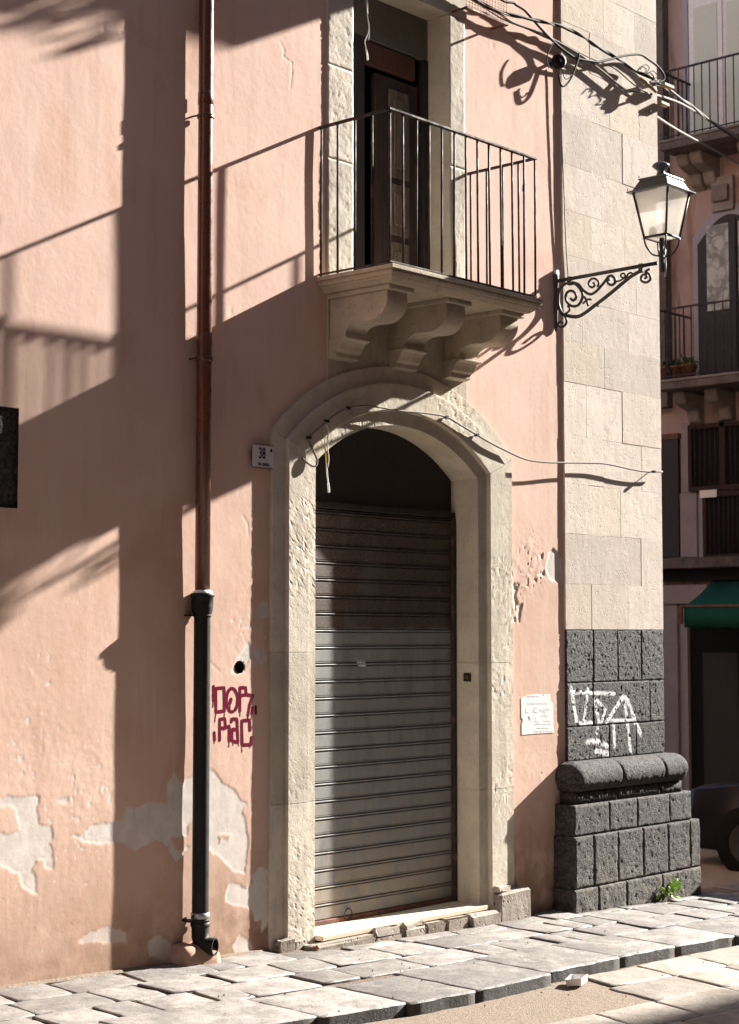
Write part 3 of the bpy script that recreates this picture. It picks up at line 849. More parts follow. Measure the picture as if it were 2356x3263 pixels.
# ---- window of the balcony: stone jambs, lintel, reveals, room
WX0, WX1, WZ = 7.245, 8.128, 5.56
win = obj('balcony_window', mesh([], []), M['lime'], house, loc=(7.65, 0, 3.7))
zc = [3.70, 4.42, 4.97, 5.56]
for z0, z1 in zip(zc[:-1], zc[1:]):
    lava_block('jamb_stone', 7.022, WX0, -.012, z0+.0007, z1-.0007, M['lime'], win, .009, .0013, .005, back=.26, pit=.007)
for z0, z1 in zip([3.70, 4.6, 5.56][:-1], [4.6, 5.56]):
    lava_block('jamb_stone', WX1, 8.285, -.012, z0+.0007, z1-.0007, M['lime'], win, .009, .0011, .005, back=.26, pit=.004)
MB().box(7.00, 8.305, -.011, .26, 5.562, 5.95).build('lintel_stone', M['lime'], win, .004, 1, .001)
MB().box(7.03, 8.29, -.0095, .03, 3.0, 3.63).build('apron_panel', M['lime_smooth'], win, .003)
box('window_sill', WX0+.002, WX1-.002, .0, .5, 3.66, 3.71, M['lime_smooth'], win, .003)
# transom board, door leaves, the room behind
FY = .165
box('transom_panel', 7.15, 8.25, FY, FY+.04, 5.30, 5.56, M['room'], win)
dy_ = FY+.03
def dx(u, v=450): return float(YP(u, v, dy_)[0])
box('door_frame', dx(1338), 8.20, FY-.005, FY+.06, 3.71, 5.30, M['darkwood'], win, .004)
box('door_frame', 7.10, dx(1150), FY-.005, FY+.06, 3.71, 5.30, M['darkwood'], win, .004)
box('head_board', dx(1150)+.01, dx(1318), FY+.012, FY+.05, 5.15, 5.29, M['redwood'], win, .004)
lf = MB().box(dx(1196), dx(1332), dy_, dy_+.04, 3.72, 5.12).build('door_leaf', M['brownwood'], win, .003)
for z0, z1 in ((3.80, 4.10), (4.14, 4.46), (4.50, 5.05)):
    MB().box(dx(1236), dx(1302), dy_-.010, dy_-.001, z0, z1).build('leaf_panel', M['oldwood'], lf, .006)
    MB().box(dx(1250), dx(1290), dy_-.022, dy_-.0105, z0+.06, z1-.06).build('leaf_panel', M['oldwood'], lf, .008)
lf2 = MB().box(0, .35, -.02, .02, 0, 1.40).build('door_leaf', M['darkwood'], win, .004)
lf2.location = (dx(1152)+.02, dy_+.06, 3.72); lf2.rotation_euler = (0, 0, math.radians(68))
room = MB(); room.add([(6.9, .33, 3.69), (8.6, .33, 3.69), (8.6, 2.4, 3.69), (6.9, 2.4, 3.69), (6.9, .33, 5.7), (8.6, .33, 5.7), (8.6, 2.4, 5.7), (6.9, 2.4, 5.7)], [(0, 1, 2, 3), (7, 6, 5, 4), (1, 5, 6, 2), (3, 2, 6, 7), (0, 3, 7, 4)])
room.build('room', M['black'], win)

# ---- balcony
BX0, BX1, BF = 6.966, 8.300, -.535
balc = obj('balcony', mesh([], []), M['lime_smooth'], house, loc=(7.63, 0, 3.6))
def slab_ring(z0, z1, ins0, ins1):
    """a course of the slab moulding, inset grows downwards"""
    x0, x1, f = 6.945, 8.335, -.572
    v = [(x0+ins1, .02, z0), (x0+ins1, f+ins1, z0), (x1-ins1, f+ins1, z0), (x1-ins1, .02, z0), (x0+ins0, .02, z1), (x0+ins0, f+ins0, z1), (x1-ins0, f+ins0, z1), (x1-ins0, .02, z1)]
    return v, [(0, 1, 5, 4), (1, 2, 6, 5), (2, 3, 7, 6), (3, 0, 4, 7), (4, 5, 6, 7), (3, 2, 1, 0)]
sl = MB()
for z0, z1, a, bb in ((3.690, 3.713, .0, .0), (3.678, 3.690, .010, .010), (3.660, 3.678, .006, .014), (3.648, 3.660, .022, .030), (3.628, 3.648, .034, .060)):
    sl.add(*slab_ring(z0, z1, a, bb))
sl.build('slab', M['lime_smooth'], balc, .002)
cp = [(.0, 3.60), (-.44, 3.60), (-.437, 3.54), (-.428, 3.512), (-.405, 3.485), (-.375, 3.464), (-.335, 3.448), (-.28, 3.441), (-.225, 3.441), (-.18, 3.434), (-.15, 3.424), (-.128, 3.41), (-.128, 3.372), (.0, 3.372)]
cps = [cp[0], cp[1]] + [tuple(p) for p in smooth_path([(-.44, 3.585), (-.442, 3.545), (-.428, 3.505), (-.395, 3.472), (-.345, 3.450), (-.285, 3.446), (-.235, 3.450), (-.19, 3.446), (-.15, 3.428), (-.130, 3.405), (-.128, 3.385)], 4)] + [cp[-2], cp[-1]]
base = [(.0, 3.372), (-.150, 3.372), (-.150, 3.360), (-.118, 3.352), (-.100, 3.33), (-.088, 3.305), (-.066, 3.292), (-.066, 3.265), (.0, 3.255)]
for x0 in (7.05, 7.565, 8.075):
    cb = MB().prism_x(cps, x0, x0+.172, smooth=False).build('corbel', M['lime_smooth'], balc)
    MB().box(x0-.022, x0+.194, -.475, .01, 3.601, 3.629).build('corbel_cap', M['lime_smooth'], cb, .004)
    MB().prism_x(base, x0-.012, x0+.184).build('corbel_foot', M['lime_smooth'], cb, .002)
# ironwork
rail = obj('railing', mesh([], []), M['iron'], balc, loc=(7.63, BF, 3.73))
RT, RB = 4.575, 3.738
# sub-part limit: the bars hang directly under the balcony
bar_me = None
def bar(x, y, r=.0075, z0=3.712, z1=RT):
    global bar_me
    if bar_me is None:
        o = MB().tube([(0, 0, 0), (0, 0, .3), (0, 0, .6), (0, 0, z1-z0)], .0068, 7).build('baluster', M['iron'], balc, loc=(x, y, z0)); bar_me = o.data
    else:
        o = obj('baluster', bar_me, None, balc, loc=(x, y, z0), rot=(random.gauss(0, .003), random.gauss(0, .003), 0))
    return o
NB = 12
for i in range(NB+1): bar(BX0+(BX1-BX0)*i/NB, BF)
for y in (-.015, -.145, -.275, -.405): bar(BX0, y)
for y in (-.04, -.165, -.29, -.415): bar(BX1, y)
def hrail(name, z, h, w):
    b_ = MB()
    b_.box(BX0-w, BX0+w, BF-w, .03, z-h, z+h); b_.box(BX1-w, BX1+w, BF-w, .03, z-h, z+h); b_.box(BX0-w, BX1+w, BF-w*1.02, BF+w*1.02, z-h*1.03, z+h*1.03)
    return b_.build(name, M['iron'], balc, .0015)
hrail('top_rail', RT+.004, .006, .013)
hrail('bottom_rail', RB-.008, .0045, .009)
bpy.data.objects.remove(rail)

# ---- corner pilaster: ashlar above, lava stone below, torus and stepped base
pil = obj('corner_pilaster', mesh([], []), M['ashlar'], house, loc=(9.9, 0, 0))
PX0, PX1, PF = 9.322, 10.512, -.014
def zpx(u, v, y=PF): return YP(u, v, y)[2]
z_dark = zpx(1960, 2006)
zc = [z_dark]
while zc[-1] < 10.4: zc.append(zc[-1]+random.uniform(.27, .36))
for i, (z0, z1) in enumerate(zip(zc[:-1], zc[1:])):
    if z0 > 7.2:
        MB().box(PX0, PX1, PF, .2, z0, z1).build('ashlar_block', M['ashlar'], pil, .003); continue
    cuts = [PX0] + sorted(random.uniform(.28, .40)*(PX1-PX0)+PX0 + .36*k*(PX1-PX0) + (.10 if i % 2 else -.10)*(PX1-PX0) for k in range(2)) + [PX1]
    for x0, x1 in zip(cuts[:-1], cuts[1:]):
        MB().box(x0+.0002, x1-.0002, PF+random.gauss(0, .0007), .2, z0+.0002, z1-.0002).build('ashlar_block', M['ashlar'], pil, .0007)
# lava courses under the ashlar
zt = [z_dark-.002, zpx(1950, 2172), zpx(1950, 2308), .86]
cutu = [[1808, 1893, 1970, 2045, 2111], [1808, 1890, 2070, 2111], [1808, 1940, 2025, 2111]]
for (z1, z0), us in zip(zip(zt[:-1], zt[1:]), cutu):
    xs = [PX0] + [YP(u, 2200, PF)[0] for u in us[1:-1]] + [PX1]
    for x0, x1 in zip(xs[:-1], xs[1:]):
        lava_block('lava_block', x0+.0015, x1-.0015, PF-.002+random.gauss(0, .0012), z0+.0015, z1-.0015, M['basalt_paint'], pil, .006, paint=True, rnd=.008)
# base: three courses of lava blocks with side faces
def base_course(z0, z1, f, x0, x1, cuts, bevel=.012, jit=.004):
    xs = [x0]+cuts+[x1]
    for a, c in zip(xs[:-1], xs[1:]):
        lava_block('lava_block', a+.0015, c-.0015, f+random.gauss(0, .002), z0+.0015, z1-.0015, M['basalt'], pil, .008, .0035, .014, back=.25)
bx = lambda u, v, f: float(YP(u, v, f)[0])
zA, zB, zC, zD = zpx(2030, 2543, -.165), zpx(2030, 2640, -.175), zpx(2030, 2800, -.175), -.40
base_course(zD, zC-.0, -.178, 9.165, 10.72, [bx(1909, 2880, -.175), bx(1997, 2860, -.175), bx(2112, 2840, -.175)])
base_course(zC, zB, -.172, 9.185, 10.72, [bx(u, 2720, -.175) for u in (1896, 1973, 2054, 2133, 2203)])
base_course(zB, zA, -.150, 9.20, 10.645, [bx(u, 2590, -.16) for u in (1946, 2036, 2140)])
# torus: three rounded stones running round the left end
tz0, tz1 = zA, .862
tc, tr = (tz0+.02+tz1)/2, (tz1-tz0-.02)/2
tor = [(.2, tz0+.002), (-.085, tz0+.002), (-.085, tz0+.02)]
for k in range(13):
    a = -math.pi/2 + math.pi*k/12; tor.append((-.085-tr*.95*math.cos(a), tc+tr*math.sin(a)))
tor += [(.2, tz1)]
tcx, tcy, txr = 9.30, -.085, 10.525
tc, tr = .760, .097
def tor_path(x0, x1, left, right):
    """points and outward normals along the torus"""
    P = []
    if left: P += [((tcx, .2), (-1, 0)), ((tcx, tcy), (-1, 0))] + [((tcx, tcy), (-math.cos(a), -math.sin(a))) for a in np.linspace(.2, math.pi/2, 7)]
    else: P += [((x0, tcy), (0, -1))]
    if right: P += [((txr, tcy), (math.sin(a), -math.cos(a))) for a in np.linspace(0, math.pi/2, 8)] + [((txr, .2), (1, 0))]
    else: P += [((x1, tcy), (0, -1))]
    return P
tprof = [(0.0, tz0+.002), (.045, tz0+.002), (.045, tc-tr*.97)] + [(tr*.95*math.cos(a), tc+tr*math.sin(a)) for a in np.linspace(-math.pi/2+.25, math.pi/2-.2, 19)] + [(0.0, tz1)]
tcut = [None, bx(1983, 2470, -.16), bx(2118, 2450, -.16), None]
for i in range(3):
    P0 = tor_path((tcut[i] or 0)+.003, (tcut[i+1] or 0)-.003, i == 0, i == 2); P = [P0[0]]
    for (p, nn), (q, mm) in zip(P0[:-1], P0[1:]):
        L_ = math.hypot(q[0]-p[0], q[1]-p[1]); m_ = max(1, int(L_/.012))
        P += [((p[0]+(q[0]-p[0])*j/m_, p[1]+(q[1]-p[1])*j/m_), (nn[0]+(mm[0]-nn[0])*j/m_, nn[1]+(mm[1]-nn[1])*j/m_)) for j in range(1, m_+1)]
    k = len(tprof); vs, fs = [], []
    RU, ZZ = np.meshgrid(np.arange(len(P))*.012+i+.012, [z for _, z in tprof], indexing='ij')
    NZ = .0028*vnoise(RU, ZZ, .03, 51, 3) - .010*np.clip(vnoise(RU, ZZ, .016, 52, 2)-.3, 0, None)
    for qi, (p, nn) in enumerate(P):
        e_ = min(qi if i else 9, (len(P)-1-qi) if i < 2 else 9)
        for pi_, (o, z) in enumerate(tprof):
            o2 = o - (.010*max(0, 1-e_/2)**2 if o > .02 else 0) + (float(NZ[qi, pi_]) if o > .02 else 0)
            vs.append((p[0]+nn[0]*o2, p[1]+nn[1]*o2, z))
    for q in range(len(P)-1):
        for j in range(k-1): fs.append((q*k+j, (q+1)*k+j, (q+1)*k+j+1, q*k+j+1))
    MB().add(vs, fs, True).build('torus_stone', M['basalt'], pil)
MB().box(tcx+.001, txr-.001, tcy+.001, .25, tz0+.004, tz1-.001).build('torus_core', M['basalt'], pil)

# ---- the storey above (above the frame): long balcony whose shadow falls on the stucco
UB = obj('upper_balcony', mesh([], []), M['lime_smooth'], house, loc=(8.5, 0, 7))
MB().box(6.3, 10.40, -.79, .02, 6.955, 7.06).build('slab', M['lime_smooth'], UB, .01)
for x in (6.5, 7.7, 8.9, 10.1): MB().prism_x([(0, 6.953), (-.55, 6.953), (-.5, 6.85), (-.2, 6.75), (0, 6.6)], x, x+.18).build('corbel', M['lime_smooth'], UB, .01)
ub_bar = None
for i in range(34):
    x = 6.35+i*.122
    if ub_bar is None:
        o_ = MB().tube([(0, 0, 0), (0, 0, .9)], .007, 6).build('baluster', M['iron'], UB, loc=(x, -.75, 7.06)); ub_bar = o_.data
    else: obj('baluster', ub_bar, None, UB, loc=(x, -.75, 7.06))
box('top_rail', 6.34, 10.39, -.765, -.735, 7.955, 7.97, M['iron'], UB)
# plants trailing over the edge of that balcony
def leaf_cloud(pts, size, seed):
    r = np.random.default_rng(seed); vs, fs = [], []
    for p in pts:
        a = r.uniform(0, 2*math.pi); t = r.uniform(-.9, .9); s = size*r.uniform(.6, 1.3)
        d = np.array([math.cos(a)*math.cos(t), math.sin(a)*math.cos(t), math.sin(t)]); w = np.cross(d, r.normal(size=3)); w /= np.linalg.norm(w)
        n0 = len(vs)
        vs += [p, p+d*s*.5+w*s*.28, p+d*s, p+d*s*.5-w*s*.28]; fs.append((n0, n0+1, n0+2, n0+3))
    return mesh(vs, fs)
pt = empty('trailing_plant', (9.0, -.8, 7.0), 'leafy trailing plant hanging over the upper balcony edge', 'plant')
P_ = []
for k in range(26):
    x = rng.uniform(8.15, 9.72); L = rng.uniform(.08, .30); y = -.80+rng.normal(0, .03)
    for j in range(int(L/.012)): P_.append(np.array([x+rng.normal(0, .03), y+rng.normal(0, .03), 7.02-j*.012]))
obj('foliage', leaf_cloud(P_, .07, 3), M['leafd'], pt)
box('planter', 8.15, 9.7, -.73, -.58, 7.062, 7.22, M['terracotta'], pt, .01)

# ================================================================== THINGS ON THE HOUSE
# ---- rain pipe
PXc, PYc = 6.038, -.0565
dp = empty('rain_pipe', (PXc, PYc, .0), 'brown copper rain pipe ending in a black cast iron lower section', 'pipe')
def pz(v): return float(XP(650, v, PXc)[2])
zs = pz(1890)
tube('upper_pipe', [(PXc, PYc, zs-.05), (PXc, PYc, 3.6), (PXc, PYc, 5.0), (PXc, PYc, 9.9)], .0395, M['copper'], dp, 28)
for v in (330, 1095):
    z = pz(v); MB().lathe([(.0405, z-.012), (.042, z-.010), (.042, z+.055), (.0405, z+.057)], PXc, PYc, 28, cap=False).build('pipe_joint', M['copper'], dp)
for v in (372, 1142):
    z = pz(v)
    MB().lathe([(.041, z-.016), (.0455, z-.012), (.0455, z-.006), (.0435, z-.003), (.0455, z), (.0455, z+.006), (.041, z+.009)], PXc, PYc, 28, cap=False).build('pipe_clamp', M['copper'], dp)
    tube('wall_bolt', [(PXc-.035, PYc, z-.002), (PXc-.05, -.02, z-.004), (PXc-.06, .02, z-.008)], .005, M['iron'], dp, 6)
zl = pz(2925)
MB().lathe([(.0425, zl-.02), (.0430, zl), (.043, 1.0), (.043, zs-.13), (.046, zs-.115), (.054, zs-.09), (.057, zs-.06), (.057, zs-.022), (.062, zs-.018), (.062, zs-.002), (.057, zs), (.041, zs+.003)], PXc, PYc, 32).build('lower_pipe', M['castiron'], dp)
MB().lathe([(.054, zs-.004), (.050, zs+.008), (.040, zs+.016)], PXc, PYc, 24, cap=False).build('mortar_collar', M['white'], dp)
for z in (pz(1945), pz(2917)):
    MB().lathe([(.044, z-.017), (.0485, z-.016), (.0485, z+.012), (.044, z+.013)], PXc, PYc, 28, cap=False).build('pipe_clamp', M['clamp'], dp)
    MB().lathe([(.044, z-.034), (.047, z-.033), (.047, z-.02), (.044, z-.019)], PXc, PYc, 28, cap=False).build('pipe_clamp', M['castiron'], dp)
    box('clamp_arm', PXc-.075, PXc-.03, PYc-.004, .02, z-.031, z-.021, M['castiron'], dp, .002)
    tube('clamp_screw', [(PXc-.052, PYc+.0, z-.004), (PXc-.040, PYc-.005, z+.004)], .007, M['castiron'], dp, 8)
# foot: socket and elbow that turns to the street
ed = np.array([.40, -.915, 0.0]); ed /= np.linalg.norm(ed)
cz = float(XP(688, 3023, PXc)[2])
path = [np.array([PXc, PYc, zl-.015]), np.array([PXc, PYc, cz+.075])]
for a in np.linspace(.15, math.pi/2, 7):
    path.append(np.array([PXc, PYc, cz+.055]) + ed*.055*(1-math.cos(a)) - np.array([0, 0, .055*math.sin(a)]))
path.append(path[-1]+ed*.03)
el = MB().tube(path, .0445, 28, cap=False)
MB.tube(el, [p for p in path[2:]], .039, 28, cap=False)
e0 = path[-1]; aa = np.cross(ed, [0, 0, 1.0]); vs = []
for k in range(28):
    g = 2*math.pi*k/28; q = aa*math.cos(g)+np.array([0, 0, 1.0])*math.sin(g); vs += [e0+q*.0445, e0+q*.039]
el.add(vs, [(2*k, 2*((k+1) % 28), 2*((k+1) % 28)+1, 2*k+1) for k in range(28)])
el.build('elbow', M['castiron'], dp)
MB().lathe([(.045, cz+.095), (.05, cz+.10), (.05, cz+.115), (.045, cz+.12)], PXc, PYc, 28, cap=False).build('elbow_ring', M['castiron'], dp)
# pink mortar lump the elbow rests on
lump = MB()
prof = [(0, -.2), (.16, -.2), (.16, .02), (.145, .06), (.11, .095), (.06, .115), (.0, .12)]
vs, fs = [], []; K = 9
for i in range(K):
    t = i/(K-1); sx = 5.895+.225*t; h = .135*math.sin(math.pi*(.16+.84*min(1, .25+t*.75)))**.5 if t < .6 else .135*(1-(max(0, t-.62)/.38)**2*.25)
    for (py, pzz) in [(.03, -.15), (-.125, -.15), (-.127, h*.35), (-.118, h*.7), (-.085, h*.95), (-.03, h), (.03, h)]: vs.append((sx+random.gauss(0, .003), py+random.gauss(0, .003), pzz+random.gauss(0, .003)))
for i in range(K-1):
    for j in range(6): fs.append((i*7+j, (i+1)*7+j, (i+1)*7+j+1, i*7+j+1))
fs += [tuple(range(7)), tuple((K-1)*7+j for j in range(7))[::-1]]
lump.add(vs, fs, True)
lump.build('mortar_foot', M['plaster'], dp)

# ---- house number plate
def text_mesh(s, size, sx=1.0, ext=.0004):
    cu = bpy.data.curves.new('txt', 'FONT'); cu.body = s; cu.size = size; cu.extrude = ext; cu.align_x = 'CENTER'; cu.align_y = 'CENTER'; cu.resolution_u = 3; cu.offset = size*.014
    o = bpy.data.objects.new('txt', cu); COL.objects.link(o)
    me = bpy.data.meshes.new_from_object(o.evaluated_get(bpy.context.evaluated_depsgraph_get()))
    bpy.data.objects.remove(o); bpy.data.curves.remove(cu)
    for v in me.vertices: v.co = Vector((v.co.x*sx, -v.co.z, v.co.y))
    return me
a_, b_, c_ = YP(803, 1413, -.024), YP(873, 1420, -.024), YP(803, 1488, -.024)
px0, px1, pz1, pz0 = a_[0], b_[0], a_[2], c_[2]
num = empty('house_number_plate', ((px0+px1)/2, -.02, pz0), 'white enamel house number plate reading 38 Via Gisira beside the arch', 'house number')
cxn = (px0+px1)/2
MB().box(px0, px1, -.026, -.018, pz0, pz1).build('plate', M['enamel'], num, .005, 2)
MB().box(px0+.02, px1-.02, -.019, .006, pz0+.02, pz1-.02).build('mount', M['rust'], num)
obj('number', text_mesh('38', .085, .62), M['navy'], num, loc=(cxn-.008, -.0275, pz0+.077))
obj('street_name', text_mesh('VIA GISIRA', .024, .8), M['navy'], num, loc=(cxn+.004, -.0275, pz0+.019))
dm = MB(); vs = [(.0085*math.cos(a)*(1-.25*max(0, math.sin(a))), 0, .011*math.sin(a)) for a in np.linspace(0, 2*math.pi, 15)[:-1]]
dm.add([(cxn+.062+x, -.0272, pz0+.10+z) for x, _, z in vs], [tuple(range(14))]); dm.build('emblem', M['navy'], num)

# ---- sprayed lettering on the stucco
def ribbon(strokes, ox, oy, k, width, yfn, lift, taper=.0):
    mb = MB()
    for pts, w in strokes:
        P3 = [YP(ox+u/k, oy+v/k) for u, v in pts]
        W = np.array([[p[0], p[2]] for p in P3])
        # resample
        seg = [W[0]]
        for a, c in zip(W[:-1], W[1:]):
            L = np.linalg.norm(c-a); m = max(1, int(L/.008))
            seg += [a+(c-a)*(j+1)/m for j in range(m)]
        seg = np.array(seg); vs, fs = [], []
        for i, p in enumerate(seg):
            t = seg[min(i+1, len(seg)-1)]-seg[max(i-1, 0)]; t = t/(np.linalg.norm(t)+1e-9); nrm = np.array([-t[1], t[0]])
            ww = w*width*random.uniform(.9, 1.1)
            for s in (-1, 1):
                q = p+nrm*s*ww/2; vs.append((q[0], yfn(q[0], q[1])-lift, q[1]))
        fs = [(2*i, 2*i+2, 2*i+3, 2*i+1) for i in range(len(seg)-1)]
        mb.add(vs, fs)
        for q in (seg[0], seg[-1]):
            if w < .6: continue
            r = w*width/2; o = [(q[0]+r*math.cos(g), yfn(q[0], q[1])-lift*1.08, q[1]+r*math.sin(g)) for g in np.linspace(0, 2*math.pi, 9)[:-1]]
            mb.add(o, [tuple(range(8))])
    return mb
circ = [(680+68*math.cos(a), 1440+142*math.sin(a)) for a in np.linspace(0, 2*math.pi, 18)]
gr = [([(458,1275),(458,1440)],1),([(485,1300),(585,1290),(590,1570),(485,1585),(485,1300)],1),(circ,1),([(668,1430),(655,1475)],1.1),([(655,1475),(655,1545)],.35),
      ([(775,1290),(845,1290),(850,1370)],1),([(775,1295),(775,1570)],1),([(780,1385),(850,1375),(930,1385),(890,1500),(872,1620)],1),([(925,1530),(918,1600)],.9),([(962,1520),(965,1600)],.9),
      ([(775,1570),(775,1640)],.3),([(485,1585),(470,1710)],.3),([(590,1580),(585,1650)],.3),([(918,1600),(912,1670)],.3),([(455,1440),(448,1530)],.3),([(872,1620),(870,1670)],.35),
      ([(465,1830),(470,1920)],.9),([(470,1920),(462,1965)],.3),
      ([(530,1920),(530,1670),(595,1665),(600,1770),(540,1780)],1),([(600,1775),(645,1750),(645,1930)],1),([(645,1930),(640,2010)],.3),([(575,1780),(578,1810)],.3),
      ([(672,1700),(675,1665),(740,1670),(750,1950),(680,1930),(680,1790),(745,1800)],1),([(690,1935),(690,1990)],.3),([(757,1950),(757,2000)],.3),
      ([(895,1800),(890,1680),(795,1690),(800,1980),(905,1975),(912,1890)],1.05),([(795,1980),(797,2070)],.3),([(895,1985),(893,2020)],.3),([(895,1800),(885,1815)],.4)]
g1 = ribbon(gr, 560, 1850, 3.78, .0185, surf, .0010).build('graffiti', M['spray'], house)
g1['label'] = 'dark red sprayed graffiti letters beside the rain pipe'
# ---- torn paper notice
c0, c1 = YP(1662, 2225), YP(1764, 2335)
no = empty('paper_notice', ((c0[0]+c1[0])/2, 0, c1[2]), 'torn white paper notice pasted on the stucco near the corner', 'notice')
out = [(385,470),(480,430),(500,410),(700,395),(800,395),(830,430),(850,395),(970,390),(975,520),(1020,580),(1040,1165),(650,1185),(400,1210),(395,1000),(420,900),(390,860)]
P2 = [YP(1600+u/6.3, 2150+v/6.3) for u, v in out]
MB().add([(p[0], surf(p[0], p[2])-.0025, p[2]) for p in P2] + [(p[0], surf(p[0], p[2])+.001, p[2]) for p in P2],
         [tuple(range(len(P2)))[::-1]] + [(i, (i+1) % len(P2), len(P2)+(i+1) % len(P2), len(P2)+i) for i in range(len(P2))]).build('sheet', M['poster'], no)
pr_ = MB()
for (u0, u1, v) in ((500,740,440),(500,900,585),(660,980,1000),(690,940,1075),(640,1010,1145),(820,960,940)):
    u = u0
    while u < u1:
        w = random.uniform(20, 55); a, c = YP(1600+u/6.3, 2150+v/6.3), YP(1600+min(u1, u+w)/6.3, 2150+(v-4)/6.3)
        h_ = .0022; yy = surf(a[0], a[2])-.0032
        pr_.add([(a[0], yy, a[2]-h_), (c[0], yy, c[2]-h_), (c[0], yy, c[2]+h_), (a[0], yy, a[2]+h_)], [(0, 1, 2, 3)]); u += w+random.uniform(8, 20)
pr_.build('printed_lines', M['print'], no)
sc_ = [([(480,680),(470,750),(530,760)],.5),([(700,650),(640,680),(620,740),(700,760)],.5),([(720,740),(760,690),(790,750),(830,700),(830,780)],.4),([(850,700),(860,790)],.4),([(850,700),(940,690),(900,740)],.4),([(790,830),(880,820),(890,860)],.6),([(540,840),(560,900)],1.6),([(680,850),(660,920),(740,980)],.4)]
ribbon(sc_, 1600, 2150, 6.3, .007, surf, .0032).build('script_print', M['print'], no)

# ---- bell box on the door reveal
bxx = DX1+.085-.17
q = XP(1491, 2158, DX1-.085)
bl = empty('door_bell', (DX1-.085, q[1], q[2]), 'small dark brass doorbell on the right reveal of the doorway', 'doorbell')
MB().box(DX1-.095, DX1-.083, q[1]-.028, q[1]+.028, q[2]-.026, q[2]+.026).build('plate', M['iron'], bl, .002)
MB().box(DX1-.099, DX1-.094, q[1]-.012, q[1]+.012, q[2]-.012, q[2]+.012).build('button', m_plain('brass', (.25, .15, .05), .35, .8), bl, .002)

# ---- wall lantern on its scrolled bracket
LX, LY = 9.24, -.838
lamp = empty('wall_lantern', (LX, 0, 3.7), 'black wall lantern with frosted panes on a scrolled iron bracket', 'street lamp')
def lp(u, v): p = XP(1700+u/3.033, 480+v/3.033, LX); return p
def scroll(name, pts, r, mat='lampiron', k=5):
    return tube(name, smooth_path([lp(*p) for p in pts], k), r, M[mat], lamp, 8)
a0, a1 = lp(225, 1262), lp(1205, 1085)
a0[1] = 0.0
tube('arm', [a0, a1], .0125, M['lampiron'], lamp, 12)
pts = [lp(*p) for p in [(205,1180),(190,1215),(190,1290),(215,1400),(215,1500),(200,1600),(210,1700),(225,1750)]]
MB().tube([(LX, -.012, p[2]) for p in pts], [.012, .022, .02, .012, .018, .012, .014, .006], 10, flat=1.0).build('wall_plate', M['lampiron'], lamp)
MB().tube([(LX, -.03, lp(195,1185)[2]), (LX, -.012, lp(195,1185)[2]), (LX, .01, lp(195,1185)[2])], .02, 12).build('fixing_knob', M['clamp'], lamp)
scroll('brace', [(240,1330),(240,1480),(275,1570),(330,1595),(420,1605),(490,1575),(600,1492),(720,1400),(850,1292),(950,1212),(1045,1158)], .0125)
scroll('scroll', [(235,1480),(240,1390),(280,1310),(350,1275),(420,1300),(470,1370),(472,1430),(435,1492),(375,1503),(328,1468),(312,1415),(330,1368),(372,1355),(408,1383),(412,1425),(385,1447),(360,1428)], .0095)
scroll('scroll', [(375,1272),(440,1295),(490,1355),(550,1388),(605,1362),(655,1308),(700,1255),(728,1216),(760,1212),(788,1240),(788,1278),(755,1300),(725,1282),(722,1252),(745,1245)], .0095)
scroll('scroll', [(620,1318),(632,1275),(602,1240),(562,1240),(535,1275),(545,1312),(575,1320),(595,1297),(578,1275)], .0075)
scroll('scroll', [(795,1268),(850,1250),(888,1212),(880,1190),(855,1190),(845,1212),(862,1226)], .0065)
scroll('scroll', [(885,1248),(915,1195),(945,1180),(965,1196)], .0065)
scroll('scroll', [(1135,1138),(1085,1168),(1122,1198),(1130,1245),(1092,1274),(1048,1258),(1045,1215),(1078,1196),(1096,1220),(1075,1236)], .0085)
scroll('scroll', [(305,1595),(322,1650),(300,1694),(262,1704),(240,1680),(258,1652),(285,1662)], .0085)
scroll('scroll', [(330,1500),(352,1525),(340,1555),(300,1580)], .007)
scroll('leaf', [(480,1480),(520,1440),(560,1440)], .007); scroll('leaf', [(490,1410),(515,1445),(530,1500)], .0085); scroll('leaf', [(605,1490),(630,1505)], .006)
for u, v in ((355,1255),(1045,1130)):
    p = lp(u, v); box('collar', LX-.016, LX+.016, p[1]-.016, p[1]+.016, p[2]-.032, p[2]+.025, M['lampiron'], lamp, .003)
zb_, ze_ = 4.208, 4.500
tube('post', [(LX, LY, 3.985), (LX, LY, 4.03), (LX, LY, 4.205)], .017, M['lampiron'], lamp, 14)
tube('drop_finial', [(LX+.012, LY-.012, 4.16), (LX+.012, LY-.014, 4.10), (LX+.012, LY-.015, 4.03), (LX+.01, LY-.016, 3.955)], [.008, .006, .009, .005], M['clamp'], lamp, 8)
for i in range(4):
    a = math.pi/4+i*math.pi/2; d_ = np.array([math.cos(a), math.sin(a), 0])
    tube('support', smooth_path([np.array([LX, LY, 4.09])+d_*.015, np.array([LX, LY, 4.10])+d_*.06, np.array([LX, LY, 4.15])+d_*.10, np.array([LX, LY, zb_])+d_*.115], 4), .006, M['lampiron'], lamp, 7)
hb, ht = .080, .127
def sq(h, z): return [(LX-h, LY-h, z), (LX+h, LY-h, z), (LX+h, LY+h, z), (LX-h, LY+h, z)]
B4, T4 = sq(hb, zb_), sq(ht, ze_-.008)
